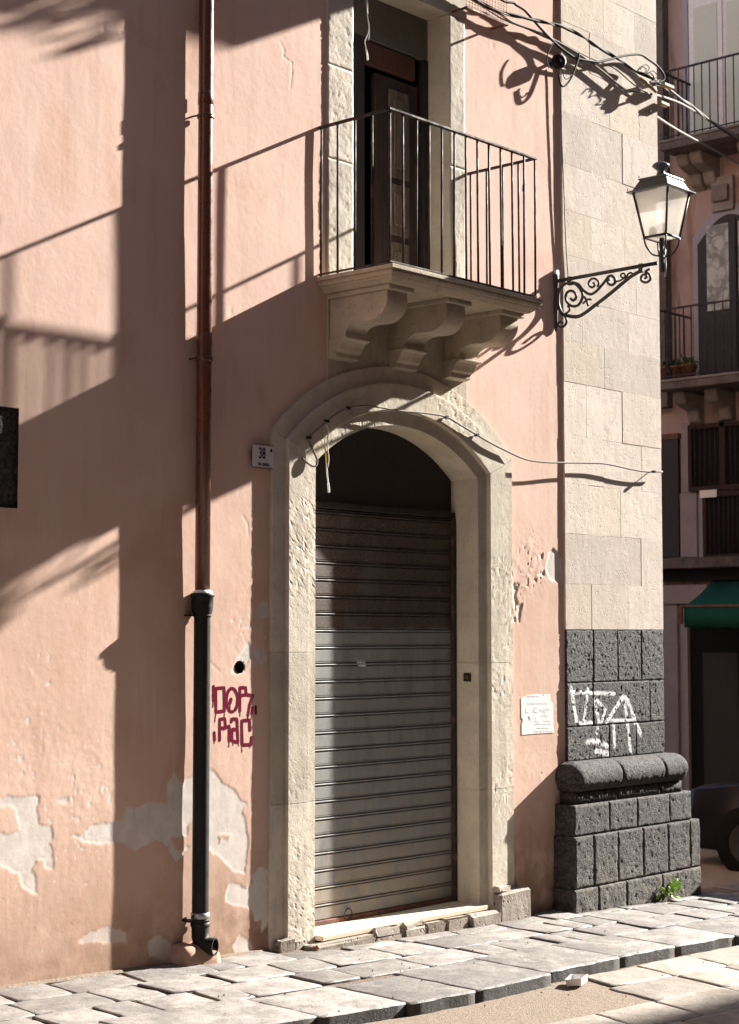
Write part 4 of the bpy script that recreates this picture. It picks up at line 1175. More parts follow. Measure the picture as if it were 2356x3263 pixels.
for i in range(4):
    j = (i+1) % 4
    tube('corner_bar', [B4[i], T4[i]], .0085, M['lampiron'], lamp, 6)
    tube('bottom_bar', [B4[i], B4[j]], .0085, M['lampiron'], lamp, 6)
    ins = lambda q, s: tuple(np.array(q)*(1-s)+np.array([LX, LY, q[2]])*s)
    gl = [ins(B4[i], .03), ins(B4[j], .03), ins(T4[j], .03), ins(T4[i], .03)]
    n_ = np.cross(np.array(gl[1])-np.array(gl[0]), np.array(gl[3])-np.array(gl[0])); n_ = n_/np.linalg.norm(n_)*.003
    MB().add(gl+[tuple(np.array(g)-n_) for g in gl], [(0, 1, 2, 3), (7, 6, 5, 4)] + [(k, 4+k, 4+(k+1) % 4, (k+1) % 4) for k in range(4)]).build('pane', M['glass'], lamp)
MB().add([*sq(hb-.002, zb_-.004), *sq(hb-.002, zb_+.004)], [(3, 2, 1, 0), (4, 5, 6, 7), (0, 1, 5, 4), (1, 2, 6, 5), (2, 3, 7, 6), (3, 0, 4, 7)]).build('floor_plate', M['glass'], lamp)
MB().lathe([(.018, zb_+.005), (.02, zb_+.03), (.028, zb_+.05), (.03, zb_+.075), (.018, zb_+.095), (.0, zb_+.10)], LX, LY, 14, cap=False).build('bulb', M['cable_grey'], lamp)
rf = MB()
levels = [(.160, ze_-.006), (.160, ze_+.001), (.132, ze_+.012), (.098, ze_+.076), (.106, ze_+.078), (.104, ze_+.086), (.06, ze_+.095), (.030, ze_+.104)]
vs, fs = [], []
for hh, z in levels: vs += sq(hh, z)
for i in range(len(levels)-1):
    for k in range(4): fs.append((i*4+k, i*4+(k+1) % 4, (i+1)*4+(k+1) % 4, (i+1)*4+k))
fs += [(3, 2, 1, 0), tuple(4*(len(levels)-1)+k for k in range(4))]
rf.add(vs, fs); rf.build('roof', M['lamproof'], lamp, .002)
zf = ze_+.102
MB().lathe([(.034, zf), (.030, zf+.014), (.024, zf+.03), (.026, zf+.042), (.038, zf+.05), (.04, zf+.056), (.053, zf+.062), (.056, zf+.07), (.050, zf+.08), (.035, zf+.09), (.012, zf+.098), (0, zf+.10)], LX, LY, 24).build('finial', M['lamproof'], lamp)
for hh, z in ((.152, ze_+.008), (.10, ze_+.092)):
    for k, p in enumerate(sq(hh, z)): tube('roof_stud', [p, (p[0], p[1], p[2]+.014)], .0035, M['lampiron'], lamp, 6)

# ---- cables
def wire(name, pix, ys, r, mat, label, cat='cable', group=None, k=5, n=7):
    pts = []
    for i, (u, v) in enumerate(pix):
        y = ys if isinstance(ys, (int, float)) else ys[min(i, len(ys)-1)]
        pts.append(YP(u, v, y))
    o = tube(name, smooth_path(pts, k), r, M[mat], None, n)
    return tag(o, label, cat, group)
def wire3(name, pts, r, mat, label, cat='cable', group=None, k=8, n=7, twist=None):
    return tag(tube(name, smooth_path(pts, k), r, M[mat], None, n), label, cat, group)
corner = lambda u, v, y=-.10: YP(u, v, y)
def across(u, v, x): return XP(u, v, x)
# twisted black bundle, from the wall across the side street
A_ = [(1440,-45),(1500,-10),(1578,31),(1672,57),(1746,73),(1793,86),(1855,115),(1908,152),(1970,188),(2023,225),(2090,256)]
pa = [YP(u, v, -.055) for u, v in A_] + [across(2169, 314, 11.6), across(2221, 350, 12.9), across(2284, 402, 14.8), across(2356, 446, 17.3), across(2440, 500, 20.0)]
sm_ = smooth_path(pa, 10)
for s_, (mt, lb) in enumerate((('cable_black', 'thick black cable of the twisted bundle above the lantern'), ('cable_grey', 'pale grey cable twisted round the thick black one'))):
    tw = []
    for i, p in enumerate(sm_):
        a = i*.32+s_*math.pi; tw.append(np.array(p)+np.array([0, math.cos(a), math.sin(a)])*(.003 if s_ == 0 else .009))
    tag(tube('overhead_cable', tw, .0095 if s_ == 0 else .0055, M[mt], None, 7), lb, 'cable', 'overhead cables at the corner')
wire('overhead_cable', [(1590,-8),(1608,5),(1637,9),(1645,16),(1672,33),(1700,64),(1736,104),(1780,147),(1813,172),(1842,187),(1903,198),(1917,196),(1967,183),(2000,176),(2040,174),(2067,190),(2093,209),(2112,232),(2116,252),(2098,266)],
     [-.05]*8+[-.06]*12, .0085, 'cable_black', 'looping black cable that sags past the insulator and rises again', group='overhead cables at the corner')
pb = [YP(u, v, -.045) for u, v in [(1470,-25),(1520,8),(1584,39),(1636,73),(1709,99),(1761,125),(1840,170),(1908,219),(1960,261),(1996,287),(2070,298)]] + [across(2127, 313, 11.4), across(2179, 334, 12.6), across(2242, 371, 14.6), across(2356, 437, 18.0), across(2420, 475, 20.0)]
wire3('overhead_cable', pb, .0085, 'cable_grey', 'beige cable sagging lowest along the corner stones', group='overhead cables at the corner')
pc = [YP(u, v, -.04) for u, v in [(1500,-5),(1600,60),(1680,92),(1740,120),(1800,142),(1855,172),(1905,195),(1960,219),(2023,272),(2075,303)]]
wire3('overhead_cable', pc, .0045, 'cable_grey', 'thin grey wire between the two thicker cables at the corner', group='overhead cables at the corner')
pe = [YP(2070, 352, -.03), across(2085, 366, 10.6), across(2158, 413, 12.2), across(2247, 462, 14.4), across(2356, 522, 17.6), across(2450, 575, 20.0)]
wire3('overhead_cable', pe, .0095, 'cable_grey', 'clipped grey cable leaving the corner edge below the others', group='overhead cables at the corner')
# twisted pair continuing into thick shadow-casting strap on the wall
wire('wall_cable', [(1783,205),(1786,260),(1790,420),(1797,600),(1803,760),(1812,905)], -.022, .0032, 'cable_black', 'thin black wire running down beside the corner stones to the lantern', group='wall cables')
wire('wall_cable', [(1700,225),(1722,250),(1740,430),(1752,600),(1760,760),(1764,872)], -.0105, .004, 'cable_grey', 'thin wire clipped on the stucco above the lantern bracket', group='wall cables') if False else None
# cable over the door
dr = [(963,1459),(978,1473),(996,1485),(1008,1483),(1011,1465),(1003,1445),(995,1430),(987,1410),(985,1394),(1012,1367),(1042,1342),(1074,1318),(1110,1300),(1164,1293),(1222,1300),(1281,1310),(1359,1317),(1423,1329),(1470,1356),(1520,1386),(1565,1412),(1608,1434),(1662,1459),(1700,1469),(1760,1474),(1850,1475),(1920,1477),(1970,1486),(2014,1496),(2060,1503),(2111,1503)]
yy = [-.05, -.06, -.066, -.068, -.066, -.062, -.060, -.058]+[-.062]*12+[-.064, -.064, -.062, -.06, -.056]+[-.05]*8
dw = wire('wall_cable', dr, yy, .0062, 'cable_grey', 'grey cable clipped over the arch and running on to the corner', group='wall cables')
for u, v in ((985,1394),(1042,1342),(1110,1300),(1423,1329),(1520,1386),(2085,1503)):
    p = YP(u, v, -.062); 
    cl = MB().box(p[0]-.012, p[0]+.012, -.072, -.052, p[2]-.008, p[2]+.008); cl.tube([(p[0], -.06, p[2]), (p[0]-.004, -.008 if u > 2000 else -.044, p[2]-.004)], .004, 6)
    cl.build('cable_clip', M['cable_black'], dw)
# ends hanging from the cable
hs = empty('hanging_cord', YP(1040, 1350, -.06), 'yellow and white frayed cord dangling in front of the dark arch', 'cord')
def hw(name, pix, y, r, mat): tube(name, smooth_path([YP(u, v, y) for u, v in pix], 4), r, M[mat], hs, 6)
hw('strand', [(1033,1350),(1033,1390),(1036,1420)], -.062, .0022, 'yellow'); hw('strand', [(1036,1420),(1039,1450),(1041,1475)], -.062, .0045, 'yellow')
hw('strand', [(1041,1475),(1043,1510),(1046,1535),(1048,1562)], -.062, .0042, 'white'); hw('strand', [(1046,1540),(1048,1556),(1049,1570)], -.062, .006, 'white')
hw('strand', [(1040,1352),(1047,1372),(1045,1390),(1045,1430),(1048,1460),(1046,1488)], -.066, .0032, 'cable_white')
h2 = empty('hanging_cord', YP(1171, 0, .02), 'white frayed cord dangling in the balcony window opening', 'cord')
hs = h2
hw('strand', [(1171,-60),(1171,0),(1171,40),(1175,70),(1177,89),(1173,109),(1164,131),(1167,150),(1169,165)], .03, .0038, 'cable_white'); hw('strand', [(1177,89),(1177,110),(1175,128)], .03, .0035, 'cable_white'); hw('strand', [(1168,158),(1171,178),(1172,192)], .03, .0055, 'cable_white'); hw('strand', [(1166,-60),(1166,0),(1170,30)], .031, .0014, 'cable_white')
# round insulator with hooks
ic = YP(1783, 195, -.07)
ins_ = empty('round_insulator', ic, 'round black junction insulator with curled cable ends at the stucco edge', 'insulator')
vd = -(ic-CAM)/np.linalg.norm(ic-CAM); vd = np.array([-.35, -.93, .05])
bmI = MB()
for r0, r1, d0, d1 in ((.046, .050, -.03, -.012), (.050, .048, -.012, .012), (.048, .030, .012, .020), (.030, .028, .020, .014), (.028, .012, .014, .022)):
    t1 = np.cross(vd, [0, 0, 1.0]); t1 /= np.linalg.norm(t1); t2 = np.cross(t1, vd); vs = []
    for r, dd in ((r0, d0), (r1, d1)):
        for k in range(20):
            g = 2*math.pi*k/20; vs.append(ic+vd*dd+(t1*math.cos(g)+t2*math.sin(g))*r)
    bmI.add(vs, [(k, (k+1) % 20, 20+(k+1) % 20, 20+k) for k in range(20)], True)
bmI.build('disc', M['castiron'], ins_)
tube('hook', smooth_path([YP(*p, -.07) for p in [(1846,170),(1842,190),(1832,220),(1820,250),(1805,270),(1793,275),(1785,262),(1781,235)]], 4), .0068, M['cable_black'], ins_, 7)
tube('hook', smooth_path([YP(*p, -.075) for p in [(1764,136),(1755,150),(1745,175),(1745,205),(1750,217)]], 4), .0042, M['cable_black'], ins_, 6)
tube('hook', smooth_path([YP(*p, -.075) for p in [(1798,225),(1796,240),(1804,252),(1815,248),(1822,238)]], 4), .0035, M['cable_black'], ins_, 6)
tube('stem', [ic, np.array([ic[0], .02, ic[2]])], .012, M['castiron'], ins_, 8)
# wooden cable bracket on the corner
br = empty('cable_bracket', YP(2085, 290, -.05), 'weathered plank bracket holding cables at the corner edge', 'bracket')
q0, q1 = YP(2055, 262, -.09), YP(2092, 288, -.09)
MB().tube([YP(2040, 250, -.06), YP(2092, 292, -.10)], .016, 4).build('plank', M['wood_pale'], br)
box('plank', 10.5, 10.63, -.09, -.05, XP(2110, 276, 10.55)[2]-.012, XP(2110, 276, 10.55)[2]+.012, M['wood_pale'], br, .003)
box('plank', 10.5, 10.61, -.06, -.02, XP(2105, 333, 10.55)[2]-.012, XP(2105, 333, 10.55)[2]+.012, M['wood_pale'], br, .003)
tg = [YP(*p, -.10) for p in [(2030,228),(2045,212),(2060,222),(2050,240),(2072,232),(2085,250),(2070,262),(2096,262),(2104,275),(2085,270)]]
tube('tangled_wire', smooth_path(tg, 5), .0042, M['cable_black'], br, 6)
tube('tangled_wire', smooth_path([p+np.array([.01, -.02, .012]) for p in tg[::-1]], 5), .0035, M['cable_black'], br, 6)
# rusty bracket with wire netting at the top
rk = empty('wire_rack', YP(1550, 60, -.05), 'rusty angle iron rack with wire netting above the balcony window', 'rack')
p0, p1 = YP(1483, 20, -.12), YP(1616, 84, -.12)
MB().box(p0[0], p1[0], -.135, -.105, (p0[2]+p1[2])/2-.008, (p0[2]+p1[2])/2+.008).build('front_bar', M['rust'], rk, .002)
zr = (p0[2]+p1[2])/2
tube('side_bar', [(p0[0]+.01, -.12, zr), (p0[0]+.01, .01, zr+.002)], .008, M['rust'], rk, 6); tube('side_bar', [(p1[0]-.01, -.12, zr), (p1[0]-.01, .01, zr+.002)], .008, M['rust'], rk, 6)
net = MB()
for i in range(15):
    x = p0[0]+.01+(p1[0]-p0[0]-.02)*i/14; net.tube([(x, -.12, zr+.008), (x+.004, -.125, zr+.16)], .0014, 4)
for j in range(7): net.tube([(p0[0], -.122, zr+.02+j*.024), (p1[0], -.122, zr+.021+j*.024)], .0014, 4)
o_ = net.build('wire_netting', M['rust'], rk); o_['kind'] = 'stuff'
box('top_bar', p0[0], p1[0], -.13, -.115, zr+.165, zr+.175, M['rust'], rk)

# ---- pegs on the balcony rail
for k, (u, v) in enumerate(((1671, 545), (1668, 600))):
    p = XP(u, v, BX1)
    pg = MB().box(p[0]-.006, p[0]+.006, p[1]-.005, p[1]+.005, p[2]-.022, p[2]+.022).build('clothes_peg', M['purple'], None, .002)
    tag(pg, ('upper' if k == 0 else 'lower')+' purple plastic clothes peg on the right side of the balcony railing', 'peg', 'pegs on the balcony railing')

# ---- street-level small things
lt = GP(1840, 3137, -.056)
tr = empty('litter_tray', lt, 'crumpled white plastic tray lying in the gutter by the kerb', 'litter')
w_, l_, h_ = .038, .06, .036
tv = [(-l_, -w_, 0), (l_, -w_, 0), (l_, w_, 0), (-l_, w_, 0), (-l_*1.12, -w_*1.2, h_), (l_*1.15, -w_*1.15, h_*.9), (l_*1.1, w_*1.2, h_*1.1), (-l_*1.1, w_*1.1, h_)]
mt_ = MB().add(tv, [(3, 2, 1, 0), (0, 1, 5, 4), (1, 2, 6, 5), (2, 3, 7, 6), (3, 0, 4, 7)])
t_ = mt_.build('tray', M['white'], tr); md = t_.modifiers.new('s', 'SOLIDIFY'); md.thickness = .002
t_.location = lt+np.array([0, 0, .004]); t_.rotation_euler = (math.radians(-8), 0, math.radians(20)); t_.parent = tr; t_.matrix_parent_inverse = Matrix.Translation(-Vector(lt))
MB().box(lt[0]-.06, lt[0]+.02, lt[1]-.02, lt[1]+.004, lt[2]+.03, lt[2]+.034).build('lid_strip', M['cable_grey'], tr)
# orange fruit by the doorstep
of = GP(970, 3032); of = np.array([6.80, -.155, zg(6.8, -.15)+.012])
tag(MB().lathe([(0, of[2]-.013), (.009, of[2]-.010), (.013, of[2]), (.010, of[2]+.009), (.003, of[2]+.013)], of[0], of[1], 12).build('fallen_fruit', m_plain('orange_skin', (.42, .10, .03), .5)), 'small orange fruit lying beside the doorstep', 'fruit')
# weed at the pilaster foot
wp = GP(2135, 2880); wp = np.array([bx(2135, 2878, -.20), -.20, zg(10.2, -.2)])
wd = empty('weed', wp, 'small bright green weed growing at the foot of the lava stone corner', 'plant')
lv = []
for s in range(11):
    a, L = rng.uniform(0, 2*math.pi), rng.uniform(.06, .14)
    tip = wp+np.array([math.cos(a)*L*.9, -abs(math.sin(a))*L*.5+.01, rng.uniform(.03, .13)])
    tube('stem', smooth_path([wp, (wp+tip)/2+np.array([0, 0, .02]), tip], 3), .0022, M['leaf'], wd, 5)
    for j in range(5): lv.append(wp+(tip-wp)*rng.uniform(.45, 1.05)+rng.normal(0, .008, 3))
obj('foliage', leaf_cloud(lv, .038, 5), M['leaf'], wd)
for k in range(40):
    x = rng.uniform(5.2, 9.5); y = rng.uniform(-2.0, -.1)
    if k == 0: peb = MB()
    peb.add([(x+dx, y+dy, zg(x, y)+(-.056 if y < -1.45 else 0)+dz_) for dx, dy, dz_ in ((-.006, 0, 0), (.004, -.005, 0), (.006, .004, 0), (0, 0, .008))], [(0, 1, 3), (1, 2, 3), (2, 0, 3)])
tag(peb.build('street_grit', M['dust']), 'bits of grit scattered over the paving', 'grit', kind='stuff')

# ================================================================== ACROSS THE SIDE STREET
XF = 20.0
fy = lambda u, v=1800: float(XP(u, v, XF)[1])
fz = lambda v, u=2250: float(XP(u, v, XF)[2])
ZG = zg(XF, 5)-.08
far = empty('balconied_building', (XF, 5, ZG), 'shaded old building with iron balconies across the side street', 'building')
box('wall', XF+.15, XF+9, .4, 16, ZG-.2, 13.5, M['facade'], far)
box('shade_block', XF+.15, XF+6, -1.4, .398, ZG-.2, 4.9, M['facade'], far)  # added low block out of view, keeps sun off the side street ground
def facade(name, u0, u1, v0, v1, x0, x1, mat, parent=far, bevel=0.0, vref=None):
    """a facade piece; photo u,v give its extent on the facade plane"""
    uu = (u0+u1)/2
    a, c = sorted((float(XP(u0, (v0+v1)/2, XF)[1]), float(XP(u1, (v0+v1)/2, XF)[1])))
    zt_, zb_ = float(XP(uu, v0, XF)[2]), float(XP(uu, v1, XF)[2])
    return box(name, XF+x0, XF+x1, a, c, zb_, zt_, mat, parent, bevel)
# upper window with blinds
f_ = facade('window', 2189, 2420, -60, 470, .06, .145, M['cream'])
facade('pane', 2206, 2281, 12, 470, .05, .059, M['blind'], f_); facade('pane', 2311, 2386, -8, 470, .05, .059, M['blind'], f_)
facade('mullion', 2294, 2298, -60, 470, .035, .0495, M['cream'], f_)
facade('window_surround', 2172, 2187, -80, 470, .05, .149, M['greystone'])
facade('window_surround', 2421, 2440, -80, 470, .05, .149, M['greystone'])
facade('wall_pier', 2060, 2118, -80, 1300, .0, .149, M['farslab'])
# arched window with lace curtains
def arched(name, y0, y1, z0, zs_, zc_, x0, x1, mat, parent):
    n_ = 14; pr = [(y0, z0)]
    for i in range(n_+1):
        t = i/n_; pr.append((y0+(y1-y0)*t, zs_+(zc_-zs_)*math.sin(math.pi*t)))
    pr.append((y1, z0)); m_ = len(pr)
    return MB().add([(XF+x0, y, z) for y, z in pr]+[(XF+x1, y, z) for y, z in pr], [tuple(range(m_)), tuple(range(m_, 2*m_))[::-1]]+[(i, m_+i, m_+(i+1) % m_, (i+1) % m_) for i in range(m_)]).build(name, mat, parent)
yL, yR = fy(2198, 900), fy(2440, 900)
arched('window_surround', yL, yR, fz(1215), fz(745), fz(655), .10, .149, M['greystone'], far)
w2 = arched('window', fy(2215, 900), fy(2422, 900), fz(1215), fz(772), fz(690), .075, .0985, M['darkwood'], far)
facade('pane', 2245, 2320, 712, 985, .06, .0745, M['lace'], w2); facade('pane', 2346, 2416, 695, 975, .06, .0745, M['lace'], w2)
facade('mullion', 2318, 2340, 690, 1215, .05, .0595, M['darkwood'], w2)
facade('keystone', 2262, 2330, 560, 668, .04, .0985, M['corbel_far']); facade('keystone', 2270, 2320, 590, 640, -.03, .039, M['corbel_far'])
# balconies: slab, corbels, railing with each bar
def far_balcony(v_rail_r, v_slab_r, depth, y0, y1, corb, nbar, name_l):
    """heights read at the right edge of the frame on the balcony front"""
    xf = XF-depth
    zr_, zs_ = float(XP(2356, v_rail_r, xf)[2]), float(XP(2356, v_slab_r, xf)[2])
    B_ = obj('balcony', mesh([], []), M['farslab'], far, loc=(XF, (y0+y1)/2, zs_))
    box('slab', xf-.04, XF+.149, y0, y1, zs_-.10, zs_, M['farslab'], B_, .01)
    box('slab_edge', xf-.055, XF+.149, y0-.02, y1+.02, zs_+.001, zs_+.035, M['corbel_far'], B_, .008)
    box('top_rail', xf-.012, xf+.012, y0+.03, y1-.03, zr_-.012, zr_+.012, M['iron'], B_)
    box('bottom_rail', xf-.008, xf+.008, y0+.03, y1-.03, zs_+.07, zs_+.085, M['iron'], B_)
    box('side_rail', xf+.013, XF+.149, y1-.055, y1-.03, zr_-.012, zr_+.012, M['iron'], B_)
    bm0 = None
    for i in range(nbar):
        y = y1-.042-i*.118
        if bm0 is None: bm0 = MB().tube([(0, 0, 0), (0, 0, zr_-zs_-.036)], .0095, 6).build('baluster', M['iron'], B_, loc=(xf, y, zs_+.036)).data
        else: obj('baluster', bm0, None, B_, loc=(xf, y, zs_+.036))
    for i in range(1, 6): obj('baluster', bm0, None, B_, loc=(xf+i*(depth+.1)/6, y1-.042, zs_+.036))
    for yc in corb:
        pr = [(0, zs_-.102), (-(depth-.10), zs_-.102), (-(depth-.10), zs_-.16), (-(depth-.16), zs_-.25), (-(depth-.28), zs_-.29), (-.18, zs_-.32), (-.13, zs_-.46), (0, zs_-.52)]
        m_ = len(pr)
        MB().add([(XF+.149+a, yc-.09, z) for a, z in pr]+[(XF+.149+a, yc+.09, z) for a, z in pr], [tuple(range(m_)), tuple(range(m_, 2*m_))[::-1]]+[(i, m_+i, m_+(i+1) % m_, (i+1) % m_) for i in range(m_)]).build('corbel', M['corbel_far'], B_, .012, 2)
    return zs_
yb1 = float(XP(2108, 300, XF-.6)[1])
z1 = far_balcony(170, 405, .62, 2.6, yb1, [float(XP(2222, 520, XF-.3)[1]), float(XP(2375, 480, XF-.3)[1]), yb1-.15], 26, 'up')
yb2 = float(XP(2098, 1000, XF-.6)[1])
z2 = far_balcony(952, 1193, .62, 2.6, yb2, [float(XP(2272, 1275, XF-.3)[1]), float(XP(2395, 1260, XF-.3)[1]), yb2-.15], 26, 'low')
# planters on the lower balcony
ypl = [float(XP(u, 1170, XF-.3)[1]) for u in (2128, 2162, 2196)]
for k, yp in enumerate(ypl):
    zz = z2+.036
    fp = empty('flower_pot', (XF-.3, yp, zz), ['leftmost', 'middle', 'rightmost'][k]+' terracotta pot with low greenery behind the lower balcony railing', 'flower pot', 'pots on the lower balcony')
    MB().lathe([(.075, zz), (.10, zz+.19), (.112, zz+.19), (.112, zz+.225), (.09, zz+.225)], XF-.3, yp, 16).build('pot', M['terracotta'], fp)
    obj('foliage', leaf_cloud([np.array([XF-.3, yp, zz+.23])+rng.normal(0, .05, 3)*np.array([1, 1, .7]) for _ in range(120)], .08, 20+k), M['leafd'], fp)
# mezzanine: barred windows between pale piers, door at the left
def barred(u0, u1, v0, v1, nb):
    g_ = facade('barred_window', u0, u1, v0, v1, .03, .1, M['black'])
    a, c = sorted((fy(u0, (v0+v1)/2), fy(u1, (v0+v1)/2))); zt_, zb_ = fz(v0, (u0+u1)/2), fz(v1, (u0+u1)/2)
    for z_, h_ in ((zt_, .03), (zb_, .03)): box('grille_frame', XF-.03, XF+.0, a, c, z_-h_, z_+h_, M['darkrust'], g_)
    box('grille_frame', XF-.03, XF+.0, c-.05, c, zb_+.031, zt_-.031, M['darkrust'], g_)
    for i in range(nb):
        y = c-.10-i*(c-a-.1)/nb
        tube('bar', [(XF-.015, y, zb_+.03), (XF-.015, y, zt_-.03)], .010, M['darkrust'], g_, 6)
    return g_
barred(2196, 2430, 1352, 1552, 13)
barred(2243, 2430, 1572, 1772, 11)
facade('mullion', 2296, 2312, 1340, 1545, -.03, .029, M['darkrust'])
facade('wall_pier', 2166, 2218, 1570, 1775, .02, .149, M['lilac']); facade('wall_pier', 2166, 2194, 1345, 1569, .05, .149, M['lilac'])
facade('pier_side', 2219, 2241, 1572, 1775, .06, .149, M['greystone'])
facade('shutter_door', 2070, 2152, 1400, 1775, .08, .149, M['darkwood']); facade('door_lintel', 2070, 2153, 1382, 1399, .06, .149, M['redwood'])
facade('ledge', 2060, 2430, 1778, 1812, -.25, .149, M['farslab'], bevel=.01); facade('ledge', 2060, 2430, 1813, 1850, -.08, .149, M['black'])
facade('sign_strip', 2236, 2290, 1562, 1586, -.05, -.04, M['cream'])
# shop front: pale pier, grey jamb, dark opening
facade('wall_pier', 2060, 2165, 1925, 2800, -.02, .149, M['lilac']); facade('shop_jamb', 2166, 2190, 1925, 2800, .04, .149, M['greystone'])
facade('shop_opening', 2191, 2440, 1925, 2800, .10, .149, M['black']); facade('shop_door', 2234, 2347, 2080, 2800, .08, .0995, m_wood('shop_door_wood', (.014, .009, .004), (.022, .014, .007)))
facade('fascia_board', 2060, 2260, 1865, 1924, -.06, .149, M['lilac'])
# green awning
aw = empty('green_awning', (XF, 5, 2.5), 'dark green canvas awning over the shop front across the street', 'awning')
ya0, ya1 = 3.0, float(XP(2182, 1935, XF-.75)[1]); ytop = float(XP(2262, 1842, XF)[1]); ytop = ya1-.02
zt_, zf_, zv_ = fz(1845, 2300), float(XP(2290, 1932, XF-.75)[2]), float(XP(2290, 2000, XF-.75)[2])
NN = 24; vs, fs = [], []
for i in range(NN+1):
    t = i/NN; y = ya1-(ya1-ya0)*t; s = .012*math.sin(t*37)+.008*math.sin(t*91)
    vs += [(XF+.02, y, zt_), (XF-.38, y, (zt_+zf_)/2-.03+s), (XF-.75, y, zf_), (XF-.765+s, y, (zf_+zv_)/2), (XF-.75+s*1.6, y, zv_+.01*math.sin(t*50))]
for i in range(NN):
    for j in range(4): fs.append((i*5+j, (i+1)*5+j, (i+1)*5+j+1, i*5+j+1))
cv = MB().add(vs, fs, True).build('canvas', M['awning'], aw); md = cv.modifiers.new('s', 'SOLIDIFY'); md.thickness = .004
box('front_bar', XF-.77, XF-.74, ya0, ya1+.03, zf_-.005, zf_+.02, M['rust'], aw)
tube('arm', [(XF+.1, ya1+.01, zt_-.35), (XF-.74, ya1+.01, zf_-.01)], .014, M['rust'], aw, 6)
box('roll_cover', XF-.06, XF+.10, ya0, ya1-.25, zt_+.005, zt_+.07, M['awning'], aw, .01)
box('arm_joint', XF-.78, XF-.73, ya1+.031, ya1+.10, zv_+.05, zf_+.01, M['rust'], aw, .005)

# ---- parked car at the mouth of the side street (only its nose is in view)
CY1, CXa = 1.27, 12.62
car = empty('parked_car', (CXa+.8, -.5, zg(13.3, -.5)-.08), 'dark parked car whose bonnet shows past the lava stone corner', 'car')
cz0 = zg(13.3, -.5)-.08
secs = [  # y from the nose backwards, half width, belt height, roof height, roof half width
    (0.00, .58, .56, .56, .50), (-.06, .70, .66, .66, .60), (-.22, .77, .715, .725, .66), (-.60, .80, .76, .775, .68), (-1.05, .81, .82, .835, .69), (-1.10, .81, .83, .87, .67), (-1.55, .82, .86, 1.30, .54), (-1.9, .82, .87, 1.385, .53), (-2.7, .82, .88, 1.39, .53), (-3.2, .80, .88, 1.30, .54), (-3.6, .76, .86, .95, .62), (-3.72, .66, .62, .64, .58)]
vs, fs = [], []
for (dy, hw_, bz, rz, rw) in secs:
    y = CY1+dy; cx = CXa+.82
    for sx, z in ((-hw_*.93, .20), (-hw_, .42), (-hw_*.985, bz), (-rw, rz), (0, rz+.025), (rw, rz), (hw_*.985, bz), (hw_, .42), (hw_*.93, .20)):
        vs.append((cx+sx, y, cz0+z))
for i in range(len(secs)-1):
    for j in range(8): fs.append((i*9+j, i*9+j+1, (i+1)*9+j+1, (i+1)*9+j))
    fs.append((i*9+8, i*9, (i+1)*9, (i+1)*9+8))
fs += [tuple(range(9))[::-1], tuple((len(secs)-1)*9+j for j in range(9))]
cb = MB().add(vs, fs, True).build('body', M['carpaint'], car)
cb.modifiers.new('b', 'BEVEL').width = .02; cb.modifiers['b'].limit_method = 'ANGLE'; cb.modifiers['b'].angle_limit = math.radians(25)
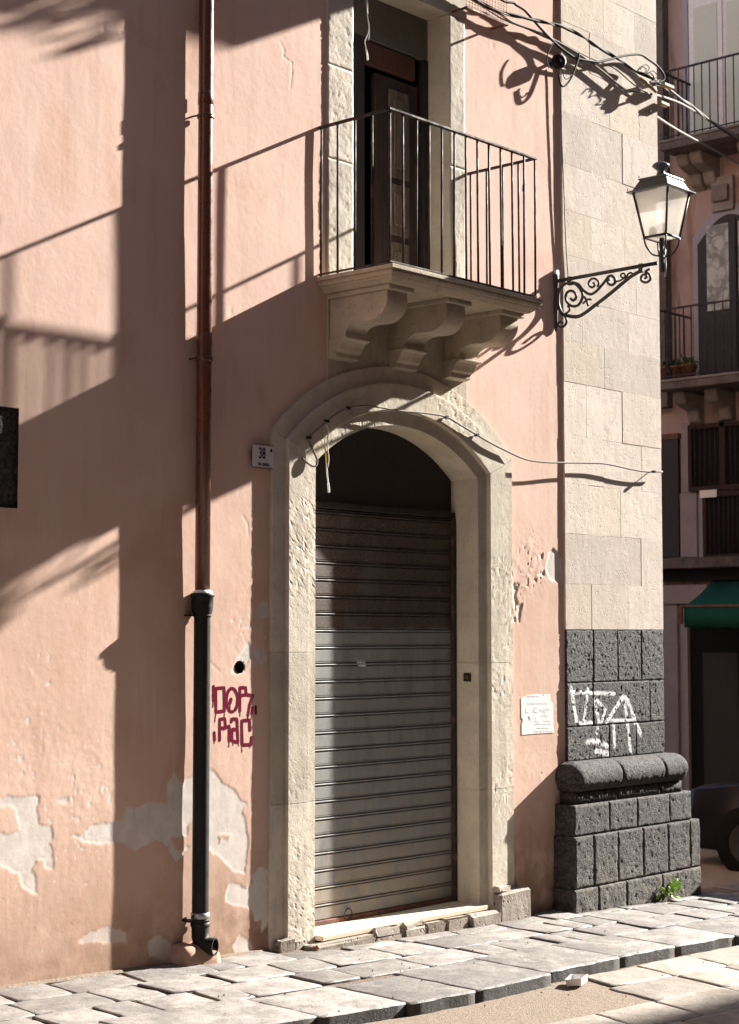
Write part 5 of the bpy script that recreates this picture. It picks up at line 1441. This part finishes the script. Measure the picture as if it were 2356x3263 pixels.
for sx in (-1, 1):
    for dy in (-.72, -3.0):
        wx = CXa+.82+sx*.735; wy = CY1+dy
        wh = MB(); n_ = 24; vs = []
        for xx, r in ((-.085, .17), (-.095, .27), (-.07, .295), (.07, .295), (.095, .27), (.085, .17)):
            for k in range(n_): g = 2*math.pi*k/n_; vs.append((wx+xx, wy+r*math.cos(g), cz0+.295+r*math.sin(g)))
        wh.add(vs, [(i*n_+k, i*n_+(k+1) % n_, (i+1)*n_+(k+1) % n_, (i+1)*n_+k) for i in range(5) for k in range(n_)], True)
        w__ = wh.build('wheel', M['tyre'], car)
        rm = MB(); vs = [(wx+sx*.075, wy+.175*math.cos(2*math.pi*k/n_), cz0+.295+.175*math.sin(2*math.pi*k/n_)) for k in range(n_)]+[(wx+sx*.055, wy, cz0+.295)]
        rm.add(vs, [(k, (k+1) % n_, n_) for k in range(n_)]); rm.build('rim', M['castiron'], w__)
    box('headlight', CXa+.82+sx*.62-.11, CXa+.82+sx*.62+.11, CY1-.09, CY1+.005, cz0+.50, cz0+.62, M['amber'], car, .02, 2)
    box('door_mirror', CXa+.82+sx*.92-.08, CXa+.82+sx*.92+.08, CY1-1.42, CY1-1.32, cz0+.87, cz0+1.0, M['carpaint'], car, .03, 2)
    vs = [(CXa+.82+sx*.815, CY1-1.32, cz0+.885), (CXa+.82+sx*.822, CY1-3.3, cz0+.90), (CXa+.82+sx*.57, CY1-3.1, cz0+1.27), (CXa+.82+sx*.57, CY1-1.62, cz0+1.27)]
    MB().add([(a+sx*.006, b_2, c_2) for a, b_2, c_2 in vs], [(0, 1, 2, 3)]).build('side_window', M['carglass'], car)
MB().add([(CXa+.82-.66, CY1-1.12, cz0+.895), (CXa+.82+.66, CY1-1.12, cz0+.895), (CXa+.82+.52, CY1-1.53, cz0+1.31), (CXa+.82-.52, CY1-1.53, cz0+1.31)], [(0, 1, 2, 3)]).build('windscreen', M['carglass'], car)
box('bumper', CXa+.14, CXa+1.50, CY1-.12, CY1+.035, cz0+.24, cz0+.42, M['tyre'], car, .04, 2)
box('grille', CXa+.52, CXa+1.12, CY1-.05, CY1+.008, cz0+.46, cz0+.56, M['tyre'], car, .01)
box('number_plate', CXa+.58, CXa+1.06, CY1+.0355, CY1+.042, cz0+.28, cz0+.39, M['enamel'], car, .003)
# asphalt of the side street
ground = ground_sheet('side_street', 11.2, 19.9, .12, 60, -.074, M['asphalt'], 3, 6)

# ---- the other side of the street, behind and beside the camera
ob = empty('opposite_building', (0, -9, 0), 'plain plastered building on the opposite side of the street', 'building')
box('wall', -30, 38, -18, -7.42, -2.5, 14.3, M['brickhouse'], ob)
ob3 = empty('sky_block_building', (48, -6, 0), 'unseen plain building added at the far street end to block sky light', 'building')  # added out of view, holds back low sky light along the street
box('wall', 48, 58, -22, 16, -3, 15, M['brickhouse'], ob3)
ob4 = empty('sky_block_building', (-16, -4, 0), 'unseen plain building added behind the camera to block sky light', 'building')  # added behind the camera to cut the ambient sky light
box('wall', -26, -12, -9, 3, -1, 15, M['brickhouse'], ob4)
